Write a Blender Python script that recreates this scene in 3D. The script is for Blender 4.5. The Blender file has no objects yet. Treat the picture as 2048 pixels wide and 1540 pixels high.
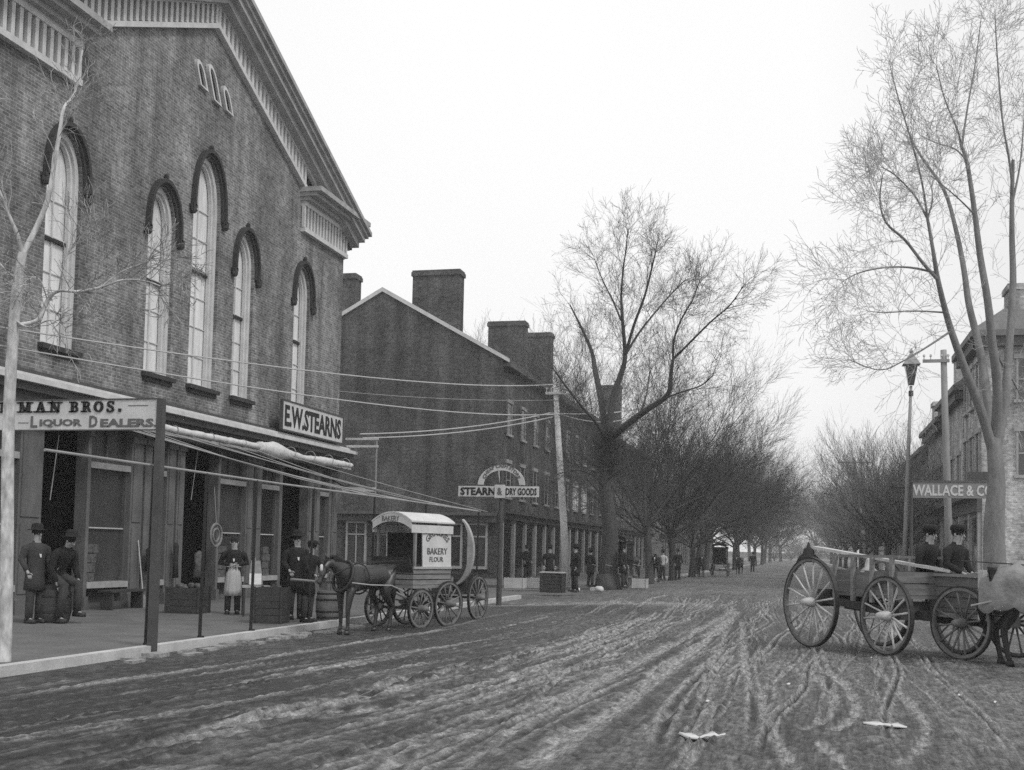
import bpy, bmesh, math, random
import numpy as np
from mathutils import Vector, Matrix
R = math.radians
random.seed(7); rng = np.random.default_rng(11)
SC = bpy.context.scene; COL = SC.collection
# ------------------------------------------------------------------ camera
W_, H_, F_ = 2048, 1540, 2300.0
YAW, PITCH, ROLL, CAMZ, CY = R(14.389), R(3.0), R(1.3), 1.7, 978.1
_f = Vector((-math.sin(YAW)*math.cos(PITCH), math.cos(YAW)*math.cos(PITCH), math.sin(PITCH)))
_r = Vector((math.cos(YAW), math.sin(YAW), 0)); _u = _r.cross(_f)
_r, _u = math.cos(ROLL)*_r + math.sin(ROLL)*_u, -math.sin(ROLL)*_r + math.cos(ROLL)*_u
camd = bpy.data.cameras.new('camera'); cam = bpy.data.objects.new('camera', camd); COL.objects.link(cam)
camd.sensor_width = 36; camd.lens = 36*F_/W_; camd.shift_y = (CY-H_/2)/W_
camd.clip_start = .1; camd.clip_end = 3000
cam.matrix_world = Matrix(((_r.x,_u.x,-_f.x,0),(_r.y,_u.y,-_f.y,0),(_r.z,_u.z,-_f.z,CAMZ),(0,0,0,1)))
SC.camera = cam
def ray(x, y): return _f + _r*((x-W_/2)/F_) + _u*((CY-y)/F_)
def onz(x, y, z=0.0):
    d = ray(x, y); t = (z-CAMZ)/d.z; return Vector((d.x*t, d.y*t, z))
def onx(x, y, X):
    d = ray(x, y); t = X/d.x; return Vector((X, d.y*t, CAMZ+d.z*t))
def ony(x, y, Y):
    d = ray(x, y); t = Y/d.y; return Vector((d.x*t, Y, CAMZ+d.z*t))
# ------------------------------------------------------------------ sky, sun, exposure
SUN_EL, SUN_AZ = R(48), R(118)       # azimuth clockwise from +Y: right of and behind the viewer
wd = bpy.data.worlds.new("World"); SC.world = wd; wd.use_nodes = True
nt = wd.node_tree; nt.nodes.clear()
def N(t, **k):
    n = nt.nodes.new(t)
    for a, b in k.items(): setattr(n, a, b)
    return n
sky = N('ShaderNodeTexSky', sky_type='NISHITA', sun_disc=False, sun_elevation=SUN_EL, sun_rotation=SUN_AZ, dust_density=4.0, air_density=1.0)
bw = N('ShaderNodeRGBToBW'); tc = N('ShaderNodeTexCoord')
cl = N('ShaderNodeTexNoise'); cl.inputs['Scale'].default_value = 1.1; cl.inputs['Detail'].default_value = 4
mr = N('ShaderNodeMapRange'); mr.inputs['From Min'].default_value = .3; mr.inputs['From Max'].default_value = .7
mr.inputs['To Min'].default_value = 11.2; mr.inputs['To Max'].default_value = 12.2
mx = N('ShaderNodeMix', data_type='FLOAT'); mx.inputs[0].default_value = .82
sx = N('ShaderNodeSeparateXYZ'); gr = N('ShaderNodeMapRange')
gr.inputs['From Min'].default_value = .0; gr.inputs['From Max'].default_value = .32; gr.inputs['To Min'].default_value = 1.0; gr.inputs['To Max'].default_value = .74
gm = N('ShaderNodeMath', operation='MULTIPLY')
bg = N('ShaderNodeBackground'); bg.inputs['Strength'].default_value = .1; wo = N('ShaderNodeOutputWorld')
L = nt.links.new
L(sky.outputs[0], bw.inputs[0]); L(tc.outputs['Generated'], cl.inputs['Vector']); L(cl.outputs['Fac'], mr.inputs['Value'])
L(bw.outputs[0], mx.inputs[2]); L(mr.outputs[0], mx.inputs[3]); L(tc.outputs['Generated'], sx.inputs[0]); L(sx.outputs['X'], gr.inputs['Value'])
L(mx.outputs[0], gm.inputs[0]); L(gr.outputs[0], gm.inputs[1]); L(gm.outputs[0], bg.inputs['Color']); L(bg.outputs[0], wo.inputs['Surface'])
sl = bpy.data.lights.new('sun', 'SUN'); sl.energy = 1.5; sl.angle = R(12); sl.color = (1, .995, .985)
so = bpy.data.objects.new('sun', sl); COL.objects.link(so)
_sd = Vector((math.sin(SUN_AZ)*math.cos(SUN_EL), math.cos(SUN_AZ)*math.cos(SUN_EL), math.sin(SUN_EL)))
so.rotation_euler = (-_sd).to_track_quat('-Z', 'Y').to_euler(); so.location = (20, -20, 40)
SC.view_settings.view_transform = 'Standard'; SC.view_settings.look = 'None'
SC.view_settings.exposure = 0.0; SC.view_settings.gamma = 1; SC.view_settings.use_curve_mapping = False
SC.cycles.max_bounces = 6; SC.cycles.volume_bounces = 1; SC.cycles.use_denoising = False

# ------------------------------------------------------------------ materials
MATS = {}
def mat(name, v, rough=.85, var=.25, scale=3.0, bump=.0, bscale=30, stretch=(1,1,1), spec=.3, fine=.0, fscale=60):
    """grey, procedural: base value v varied by two octaves of object-space noise"""
    if name in MATS: return MATS[name]
    m = bpy.data.materials.new(name); m.use_nodes = True; t = m.node_tree; n = t.nodes; l = t.links.new
    b = n['Principled BSDF']; b.inputs['Roughness'].default_value = rough; b.inputs['Specular IOR Level'].default_value = spec
    c = n.new('ShaderNodeTexCoord'); mp = n.new('ShaderNodeMapping'); mp.inputs['Scale'].default_value = stretch; l(c.outputs['Object'], mp.inputs[0])
    a = n.new('ShaderNodeTexNoise'); a.inputs['Scale'].default_value = scale; a.inputs['Detail'].default_value = 6; a.inputs['Roughness'].default_value = .65; l(mp.outputs[0], a.inputs['Vector'])
    r = n.new('ShaderNodeMapRange'); r.inputs['From Min'].default_value = .25; r.inputs['From Max'].default_value = .75
    r.inputs['To Min'].default_value = v*(1-var); r.inputs['To Max'].default_value = min(.95, v*(1+var)); l(a.outputs['Fac'], r.inputs['Value'])
    out = r.outputs[0]
    if fine:
        f = n.new('ShaderNodeTexNoise'); f.inputs['Scale'].default_value = fscale; f.inputs['Detail'].default_value = 2; l(mp.outputs[0], f.inputs['Vector'])
        fr = n.new('ShaderNodeMapRange'); fr.inputs['From Min'].default_value = .3; fr.inputs['From Max'].default_value = .7; fr.inputs['To Min'].default_value = 1-fine; fr.inputs['To Max'].default_value = 1+fine; l(f.outputs['Fac'], fr.inputs['Value'])
        mm = n.new('ShaderNodeMath'); mm.operation = 'MULTIPLY'; l(out, mm.inputs[0]); l(fr.outputs[0], mm.inputs[1]); out = mm.outputs[0]
    l(out, b.inputs['Base Color'])
    if bump:
        q = n.new('ShaderNodeTexNoise'); q.inputs['Scale'].default_value = bscale; q.inputs['Detail'].default_value = 4; l(mp.outputs[0], q.inputs['Vector'])
        bp = n.new('ShaderNodeBump'); bp.inputs['Strength'].default_value = 1; bp.inputs['Distance'].default_value = bump; l(q.outputs['Fac'], bp.inputs['Height']); l(bp.outputs[0], b.inputs['Normal'])
    MATS[name] = m; return m
def brick_mat(name, v, axis='y', mortar=1.9, cw=.21, ch=.075):
    if name in MATS: return MATS[name]
    m = bpy.data.materials.new(name); m.use_nodes = True; t = m.node_tree; n = t.nodes; l = t.links.new
    b = n['Principled BSDF']; b.inputs['Roughness'].default_value = .92; b.inputs['Specular IOR Level'].default_value = .15
    c = n.new('ShaderNodeTexCoord'); s = n.new('ShaderNodeSeparateXYZ'); l(c.outputs['Object'], s.inputs[0]); k = n.new('ShaderNodeCombineXYZ')
    ge = n.new('ShaderNodeNewGeometry'); sn = n.new('ShaderNodeSeparateXYZ'); l(ge.outputs['True Normal'], sn.inputs[0])
    ab = n.new('ShaderNodeMath'); ab.operation = 'ABSOLUTE'; l(sn.outputs['X'], ab.inputs[0]); gt = n.new('ShaderNodeMath'); gt.operation = 'GREATER_THAN'; gt.inputs[1].default_value = .7; l(ab.outputs[0], gt.inputs[0])
    sel = n.new('ShaderNodeMix'); sel.data_type = 'FLOAT'; l(gt.outputs[0], sel.inputs[0]); l(s.outputs['X'], sel.inputs[2]); l(s.outputs['Y'], sel.inputs[3])
    l(sel.outputs[0], k.inputs['X']); l(s.outputs['Z'], k.inputs['Y'])
    br = n.new('ShaderNodeTexBrick'); l(k.outputs[0], br.inputs['Vector']); br.inputs['Scale'].default_value = 1
    br.inputs['Brick Width'].default_value = cw; br.inputs['Row Height'].default_value = ch; br.inputs['Mortar Size'].default_value = .009; br.inputs['Mortar Smooth'].default_value = .2
    br.inputs['Color1'].default_value = (v*.75,)*3+(1,); br.inputs['Color2'].default_value = (v*1.25,)*3+(1,); br.inputs['Mortar'].default_value = (v*mortar,)*3+(1,)
    no = n.new('ShaderNodeTexNoise'); no.inputs['Scale'].default_value = .55; no.inputs['Detail'].default_value = 8; no.inputs['Roughness'].default_value = .7; l(c.outputs['Object'], no.inputs['Vector'])
    r = n.new('ShaderNodeMapRange'); r.inputs['From Min'].default_value = .3; r.inputs['From Max'].default_value = .7; r.inputs['To Min'].default_value = .5; r.inputs['To Max'].default_value = 1.5; l(no.outputs['Fac'], r.inputs['Value'])
    n2 = n.new('ShaderNodeTexNoise'); n2.inputs['Scale'].default_value = 7; n2.inputs['Detail'].default_value = 5; l(c.outputs['Object'], n2.inputs['Vector'])
    r2 = n.new('ShaderNodeMapRange'); r2.inputs['From Min'].default_value = .3; r2.inputs['From Max'].default_value = .7; r2.inputs['To Min'].default_value = .7; r2.inputs['To Max'].default_value = 1.3; l(n2.outputs['Fac'], r2.inputs['Value'])
    mp = n.new('ShaderNodeMapping'); mp.inputs['Scale'].default_value = (1.6,1.6,.13); l(c.outputs['Object'], mp.inputs[0]); n3 = n.new('ShaderNodeTexNoise'); n3.inputs['Scale'].default_value = 1; n3.inputs['Detail'].default_value = 5; l(mp.outputs[0], n3.inputs['Vector'])
    r3 = n.new('ShaderNodeMapRange'); r3.inputs['From Min'].default_value = .35; r3.inputs['From Max'].default_value = .65; r3.inputs['To Min'].default_value = .7; r3.inputs['To Max'].default_value = 1.25; l(n3.outputs['Fac'], r3.inputs['Value'])
    m0 = n.new('ShaderNodeMath'); m0.operation = 'MULTIPLY'; l(r.outputs[0], m0.inputs[0]); l(r2.outputs[0], m0.inputs[1])
    m1 = n.new('ShaderNodeMath'); m1.operation = 'MULTIPLY'; l(m0.outputs[0], m1.inputs[0]); l(r3.outputs[0], m1.inputs[1])
    vm = n.new('ShaderNodeVectorMath'); vm.operation = 'SCALE'; l(br.outputs['Color'], vm.inputs[0]); l(m1.outputs[0], vm.inputs['Scale']); l(vm.outputs[0], b.inputs['Base Color'])
    bp = n.new('ShaderNodeBump'); bp.inputs['Distance'].default_value = .01; bp.inputs['Strength'].default_value = .8; l(br.outputs['Fac'], bp.inputs['Height']); bp.invert = True; l(bp.outputs[0], b.inputs['Normal'])
    MATS[name] = m; return m
M = dict(
 brick=brick_mat('hall_brick', .17), brick2=brick_mat('row_brick', .078), brick3=brick_mat('far_brick', .075), brickr=brick_mat('haze_paled_brick', .4, mortar=1.15),  # brickr carries the pallor of haze in its base colour
 white=mat('white_paint', .58, .6, .2, 2.5, fine=.12), cream=mat('weathered_trim', .36, .7, .3, 3, fine=.15), grey=mat('grey_trim', .10, .7, .3, 3, fine=.15),
 trimdark=mat('dark_trim', .075, .6, .35, 3), brown=mat('brownstone', .045, .8, .3, 5, fine=.2), black=mat('black_iron', .02, .5, .3, 8),
 skypane=mat('sky_white_pane', .74, .3, .28, 1.6, spec=.6, stretch=(1,3,.5)), dark=mat('dark_interior', .012, .9, .3, 2),  # white of the panes is a sky reflection painted as diffuse colour
 glass=mat('dark_glass', .03, .12, .4, .8, spec=.9), glassg=mat('grey_glass', .055, .2, .5, .7, spec=.8),
 slate=mat('slate_roof', .09, .8, .3, 4, fine=.2), stone=mat('flagstone', .14, .9, .3, 1.2, bump=.01, bscale=9, fine=.15, fscale=25), kerb=mat('kerb_stone', .5, .9, .25, 2, fine=.2),
 wood=mat('grey_wood', .22, .85, .35, 3, stretch=(1,1,6), fine=.2), wooddark=mat('dark_wood', .05, .8, .35, 4, fine=.2), woodpale=mat('pale_wood', .5, .8, .25, 4, fine=.2),
 board=mat('weathered_board', .15, .85, .45, 2.2, stretch=(1,1,8), fine=.2), bark=mat('tree_bark', .07, .95, .4, 5, bump=.02, bscale=12, stretch=(1,1,.3), fine=.2), barkpale=mat('pale_bark', .32, .9, .5, 4, bump=.01, bscale=20, stretch=(1,1,.4), fine=.3, fscale=14),
 twig=mat('twig_bark', .075, .95, .3, 5), twigfar=mat('far_twig_bark', .07, .95, .3, 5), twigpale=mat('haze_paled_twigs', .2, .95, .3, 5), twigr=mat('haze_paled_bark', .42, .95, .25, 5, bump=.02, bscale=10, stretch=(1,1,.3)), canvas=mat('canvas', .62, .9, .2, 5, bump=.03, bscale=6), wire=mat('wire_pale', .5, .6, .1), rope=mat('rope_grey', .32, .8, .2), guyrope=mat('tarred_rope', .2, .8, .2),  # twigpale and twigr are paled to stand in for haze
 coat=mat('black_cloth', .02, .95, .3, 6), trou=mat('grey_cloth', .05, .95, .3, 6), shirt=mat('white_cloth', .6, .9, .15, 6), apron=mat('apron_cloth', .42, .9, .2, 8, bump=.01, bscale=14, stretch=(3,3,.4)), skin=mat('skin', .34, .6, .1, 9), hair=mat('dark_hair', .02, .9, .2),
 horse=mat('dark_horse_coat', .022, .42, .3, 5, spec=.7), horse2=mat('dull_horse_coat', .03, .6, .3, 5), mane=mat('black_mane', .012, .8, .2), blanket=mat('horse_blanket', .24, .95, .4, 4, bump=.05, bscale=5), leather=mat('harness_leather', .03, .5, .2), leatherp=mat('pale_strap', .4, .6, .2),  # horse2 is a duller coat for the blanketed horse
 paper=mat('paper', .6, .9, .1, 6), wheelp=mat('painted_wheel', .16, .6, .4, 6, fine=.2), tyre=mat('iron_tyre', .03, .5, .3, 9), letter=mat('black_lettering', .022, .7, .3, 10), letterg=mat('faded_lettering', .13, .7, .3, 10), sack=mat('dark_sack', .03, .95, .3, 8), goods=mat('mixed_goods', .1, .9, .7, 12), tin=mat('pale_tin', .5, .35, .2, 6, spec=.8))

# ------------------------------------------------------------------ helpers
class MB:
    def __init__(s): s.v = []; s.f = []
    def add(s, vs, fs):
        o = len(s.v); s.v += [tuple(p) for p in vs]; s.f += [tuple(o+i for i in q) for q in fs]; return s
    def box(s, x0, x1, y0, y1, z0, z1):
        if x0 > x1: x0, x1 = x1, x0
        if y0 > y1: y0, y1 = y1, y0
        if z0 > z1: z0, z1 = z1, z0
        return s.add([(x0,y0,z0),(x1,y0,z0),(x1,y1,z0),(x0,y1,z0),(x0,y0,z1),(x1,y0,z1),(x1,y1,z1),(x0,y1,z1)],
              [(0,3,2,1),(4,5,6,7),(0,1,5,4),(1,2,6,5),(2,3,7,6),(3,0,4,7)])
    def tube(s, pts, rs, n=8, cap=True):
        pts = [Vector(p) for p in pts]
        if not hasattr(rs, '__len__'): rs = [rs]*len(pts)
        o = len(s.v); prev = None
        for i, p in enumerate(pts):
            d = (pts[min(i+1, len(pts)-1)] - pts[max(i-1, 0)])
            d = d.normalized() if d.length > 1e-9 else Vector((0,0,1))
            if prev is None: a = d.orthogonal().normalized()
            else:
                a = prev - d*prev.dot(d)
                a = a.normalized() if a.length > 1e-6 else d.orthogonal().normalized()
            prev = a; b = d.cross(a)
            for k in range(n):
                t = 2*math.pi*k/n; s.v.append(tuple(p + (a*math.cos(t)+b*math.sin(t))*rs[i]))
        for i in range(len(pts)-1):
            for k in range(n):
                q = o+i*n; s.f.append((q+k, q+(k+1)%n, q+n+(k+1)%n, q+n+k))
        if cap:
            s.f.append(tuple(o+k for k in range(n))[::-1]); s.f.append(tuple(o+(len(pts)-1)*n+k for k in range(n)))
        return s
    def bar(s, p, q, w, h=None, up=(0,0,1)):
        """rectangular bar from p to q"""
        h = h or w; p, q = Vector(p), Vector(q); d = (q-p).normalized(); u = Vector(up)
        a = d.cross(u)
        if a.length < 1e-4: a = d.cross(Vector((1,0,0)))
        a = a.normalized()*w/2; b = a.cross(d).normalized()*h/2
        return s.add([p-a-b,p+a-b,p+a+b,p-a+b,q-a-b,q+a-b,q+a+b,q-a+b],[(0,3,2,1),(4,5,6,7),(0,1,5,4),(1,2,6,5),(2,3,7,6),(3,0,4,7)])
    def prism(s, pts, d):
        """closed polygon extruded by vector d"""
        n = len(pts); pts = [Vector(p) for p in pts]; d = Vector(d)
        return s.add(pts+[p+d for p in pts], [tuple(range(n))[::-1], tuple(range(n,2*n))]+[(i,(i+1)%n,n+(i+1)%n,n+i) for i in range(n)])
    def loft(s, rings, cap=True):
        n = len(rings[0]); o = len(s.v)
        for r in rings: s.v += [tuple(p) for p in r]
        for i in range(len(rings)-1):
            for k in range(n):
                q = o+i*n; s.f.append((q+k, q+(k+1)%n, q+n+(k+1)%n, q+n+k))
        if cap: s.f.append(tuple(o+k for k in range(n))[::-1]); s.f.append(tuple(o+(len(rings)-1)*n+k for k in range(n)))
        return s
    def blob(s, c, r, seed=0, n=8, m=10, rough=.12):
        rd = random.Random(seed); c = Vector(c)
        r = Vector(r) if hasattr(r, '__len__') else Vector((r,r,r)); rings = []
        for i in range(1, n):
            t = math.pi*i/n; rings.append([c+Vector((r.x*math.sin(t)*math.cos(2*math.pi*k/m)*(1+rd.uniform(-rough,rough)), r.y*math.sin(t)*math.sin(2*math.pi*k/m)*(1+rd.uniform(-rough,rough)), -r.z*math.cos(t))) for k in range(m)])
        return s.loft(rings)
    def ring(s, c, R0, r, axis='y', n=28, m=6, sq=None):
        """torus (or square tyre) round an axis"""
        c = Vector(c); rings = []
        for i in range(n):
            t = 2*math.pi*i/n; e = Vector((math.cos(t),0,math.sin(t))) if axis == 'y' else Vector((0,math.cos(t),math.sin(t))); a = Vector((0,1,0)) if axis == 'y' else Vector((1,0,0))
            if sq: cs = [(-sq[0],-sq[1]),(sq[0],-sq[1]),(sq[0],sq[1]),(-sq[0],sq[1])]
            else: cs = [(r*math.cos(2*math.pi*k/m), r*math.sin(2*math.pi*k/m)) for k in range(m)]
            rings.append([c+e*(R0+p)+a*q for p, q in cs])
        mm = len(rings[0]); o = len(s.v)
        for q in rings: s.v += [tuple(p) for p in q]
        for i in range(n):
            for k in range(mm): s.f.append((o+i*mm+k, o+i*mm+(k+1)%mm, o+((i+1)%n)*mm+(k+1)%mm, o+((i+1)%n)*mm+k))
        return s
    def build(s, name, m, parent=None, world=False, smooth=False):
        v = s.v
        if parent is not None and world: l = parent.location; v = [(a-l.x, b-l.y, c-l.z) for a, b, c in v]
        me = bpy.data.meshes.new(name); me.from_pydata(v, [], s.f); me.update()
        if smooth: me.polygons.foreach_set('use_smooth', [True]*len(me.polygons))
        if m is not None: me.materials.append(m if not isinstance(m, str) else M[m])
        bm = bmesh.new(); bm.from_mesh(me); bmesh.ops.recalc_face_normals(bm, faces=bm.faces); bm.to_mesh(me); bm.free()
        o = bpy.data.objects.new(name, me); COL.objects.link(o)
        if parent is not None: o.parent = parent
        return o
def tag(o, label=None, cat=None, group=None, kind=None):
    if label: o['label'] = label
    if cat: o['category'] = cat
    if group: o['group'] = group
    if kind: o['kind'] = kind
    return o
def thing(name, label, cat, loc=(0,0,0), rz=0, group=None):
    o = bpy.data.objects.new(name, None); COL.objects.link(o); o.location = loc; o.rotation_euler = (0,0,rz)
    o.empty_display_size = .2
    return tag(o, label, cat, group)
def copy_tree(o, parent=None):
    c = o.copy(); COL.objects.link(c); c.parent = parent
    for ch in list(o.children): copy_tree(ch, c)
    return c
def dup(o, loc, rz, label, scale=None):
    c = copy_tree(o); c.location = loc; c.rotation_euler = (0,0,rz); c['label'] = label
    if scale: c.scale = scale if hasattr(scale, '__len__') else (scale,)*3
    return c
def poly_fill(outer, holes, X, depth, axis='x'):
    """planar wall with holes; holes get reveals of given depth. coords (a,b) -> plane"""
    bm = bmesh.new()
    P = (lambda a, b, d=0: (X-d, a, b)) if axis == 'x' else (lambda a, b, d=0: (a, X+d, b))
    es = []
    for lp in [outer]+holes:
        vs = [bm.verts.new(P(*p)) for p in lp]
        for i in range(len(vs)): es.append(bm.edges.new((vs[i], vs[(i+1)%len(vs)])))
    bmesh.ops.triangle_fill(bm, edges=es, use_beauty=True, use_dissolve=False)
    mb = MB(); bm.verts.index_update()
    mb.add([v.co[:] for v in bm.verts], [tuple(v.index for v in f.verts) for f in bm.faces]); bm.free()
    for lp in holes:
        n = len(lp); mb.add([P(*p) for p in lp]+[P(*p, depth) for p in lp], [(i,(i+1)%n,n+(i+1)%n,n+i) for i in range(n)])
    return mb
def lancet(c, w, z0, zs, za, n=9, inset=0.0):
    """pointed-arch outline (a,z) centred on c"""
    h = w/2-inset; z0 += inset*.5; za -= inset*1.15; pts = [(c-h, z0), (c+h, z0)]
    for i in range(n):
        t = i/(n-1); a = h*math.cos(t*math.pi/2*.93)-h*math.cos(math.pi/2*.93)*t; pts.append((c+a, zs+(za-zs)*math.sin(t*math.pi/2)**.9))
    for i in range(n-2, -1, -1):
        t = i/(n-1); a = h*math.cos(t*math.pi/2*.93)-h*math.cos(math.pi/2*.93)*t; pts.append((c-a, zs+(za-zs)*math.sin(t*math.pi/2)**.9))
    return pts
def band(mb, A, B, P, d0, d1, skip=()):
    """solid band between two outlines with equal counts; P(a,b,d)"""
    n = len(A)
    for i in range(n):
        if i in skip: continue
        j = (i+1)%n
        q = [P(*A[i],d0),P(*A[j],d0),P(*B[j],d0),P(*B[i],d0),P(*A[i],d1),P(*A[j],d1),P(*B[j],d1),P(*B[i],d1)]
        mb.add(q, [(0,3,2,1),(4,5,6,7),(0,1,5,4),(1,2,6,5),(2,3,7,6),(3,0,4,7)])
def text_obj(s, size, m, parent, loc, rot, sx=1.0, bold=.0, depth=.006, name='lettering', width=None, arc=None):
    c = bpy.data.curves.new('lettering', 'FONT'); c.body = s; c.size = size; c.extrude = depth; c.offset = bold; c.resolution_u = 2
    o = bpy.data.objects.new(name, c); COL.objects.link(o)
    dg = bpy.context.evaluated_depsgraph_get(); me = bpy.data.meshes.new_from_object(o.evaluated_get(dg)); bpy.data.objects.remove(o); bpy.data.curves.remove(c)
    co = np.zeros(len(me.vertices)*3); me.vertices.foreach_get('co', co); co = co.reshape(-1, 3)
    co[:,0] -= co[:,0].min(); w0 = co[:,0].max(); co[:,1] -= co[:,1].min(); 
    if width: sx = width/w0
    co[:,0] *= sx; co[:,1] *= size*1.0/ max(1e-6, co[:,1].max())
    if arc:                                     # bend the line of lettering round a circle of radius arc
        w = co[:,0].max(); t = (co[:,0]-w/2)/arc; r = arc+co[:,1]; co[:,0] = r*np.sin(t); co[:,1] = r*np.cos(t)
    me.vertices.foreach_set('co', co.ravel()); me.materials.clear(); me.materials.append(M[m]); me.update()
    o = bpy.data.objects.new(name, me); COL.objects.link(o); o.location = loc; o.rotation_euler = rot; o.parent = parent
    return o
def bake(o):
    dg = bpy.context.evaluated_depsgraph_get(); me = bpy.data.meshes.new_from_object(o.evaluated_get(dg)); o.modifiers.clear(); old = o.data; o.data = me; me.name = o.name; bpy.data.meshes.remove(old)
    return o
def skin(name, m, joints, edges, parent, sub=1, root=0, extra=None):
    """joints: list of (x,y,z,r) or (x,y,z,rx,ry). one continuous skinned surface"""
    me = bpy.data.meshes.new(name); me.from_pydata([j[:3] for j in joints], edges, []); me.update()
    o = bpy.data.objects.new(name, me); COL.objects.link(o)
    md = o.modifiers.new('s', 'SKIN'); md.use_smooth_shade = True
    if not me.skin_vertices: 
        bpy.context.view_layer.objects.active = o
    sv = me.skin_vertices[0].data
    for i, j in enumerate(joints): sv[i].radius = (j[3], j[4] if len(j) > 4 else j[3]); sv[i].use_root = (i == root)
    if sub: s = o.modifiers.new('u', 'SUBSURF'); s.levels = sub; s.render_levels = sub
    bake(o)
    if extra is not None:                       # small pieces joined into the same mesh (ears, fingers, nose)
        bm = bmesh.new(); bm.from_mesh(o.data); ex = bpy.data.meshes.new('x'); ex.from_pydata(extra.v, [], extra.f); bm.from_mesh(ex); bpy.data.meshes.remove(ex)
        bmesh.ops.recalc_face_normals(bm, faces=bm.faces); bm.to_mesh(o.data); bm.free()
    o.data.polygons.foreach_set('use_smooth', [True]*len(o.data.polygons))
    o.data.materials.clear(); o.data.materials.append(M[m]); o.parent = parent
    return o
# ================================================================== GROUND
XF, KX = -15.78, -9.65
def sst(a, b, x): t = np.clip((x-a)/(b-a), 0, 1); return t*t*(3-2*t)
def crown_z(x): return .18*float(sst(-9.4, -4.5, x))
_tab = rng.random((512, 512))
def vnoise(x, y):
    xi, yi = np.floor(x).astype(int), np.floor(y).astype(int); fx, fy = x-xi, y-yi
    fx, fy = fx*fx*(3-2*fx), fy*fy*(3-2*fy); g = lambda a, b: _tab[a % 512, b % 512]
    return (g(xi,yi)*(1-fx)+g(xi+1,yi)*fx)*(1-fy)+(g(xi,yi+1)*(1-fx)+g(xi+1,yi+1)*fx)*fy-.5
def segdist(X, Y, pts):
    """distance of every grid point to a polyline"""
    D = np.full(X.shape, 9.0)
    for (x0,y0),(x1,y1) in zip(pts[:-1], pts[1:]):
        dx, dy = x1-x0, y1-y0; l2 = dx*dx+dy*dy+1e-9
        t = np.clip(((X-x0)*dx+(Y-y0)*dy)/l2, 0, 1); D = np.minimum(D, np.hypot(X-x0-t*dx, Y-y0-t*dy))
    return D
def smooth_path(p, n=6):
    p = [Vector((a, b, 0)) for a, b in p]; out = []
    for i in range(len(p)-1):
        p0, p1, p2, p3 = p[max(i-1,0)], p[i], p[i+1], p[min(i+2,len(p)-1)]
        for k in range(n):
            t = k/n; q = .5*((2*p1)+(p2-p0)*t+(2*p0-5*p1+4*p2-p3)*t*t+(3*p1-p0-3*p2+p3)*t*t*t); out.append((q.x, q.y))
    out.append((p[-1].x, p[-1].y)); return out
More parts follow.
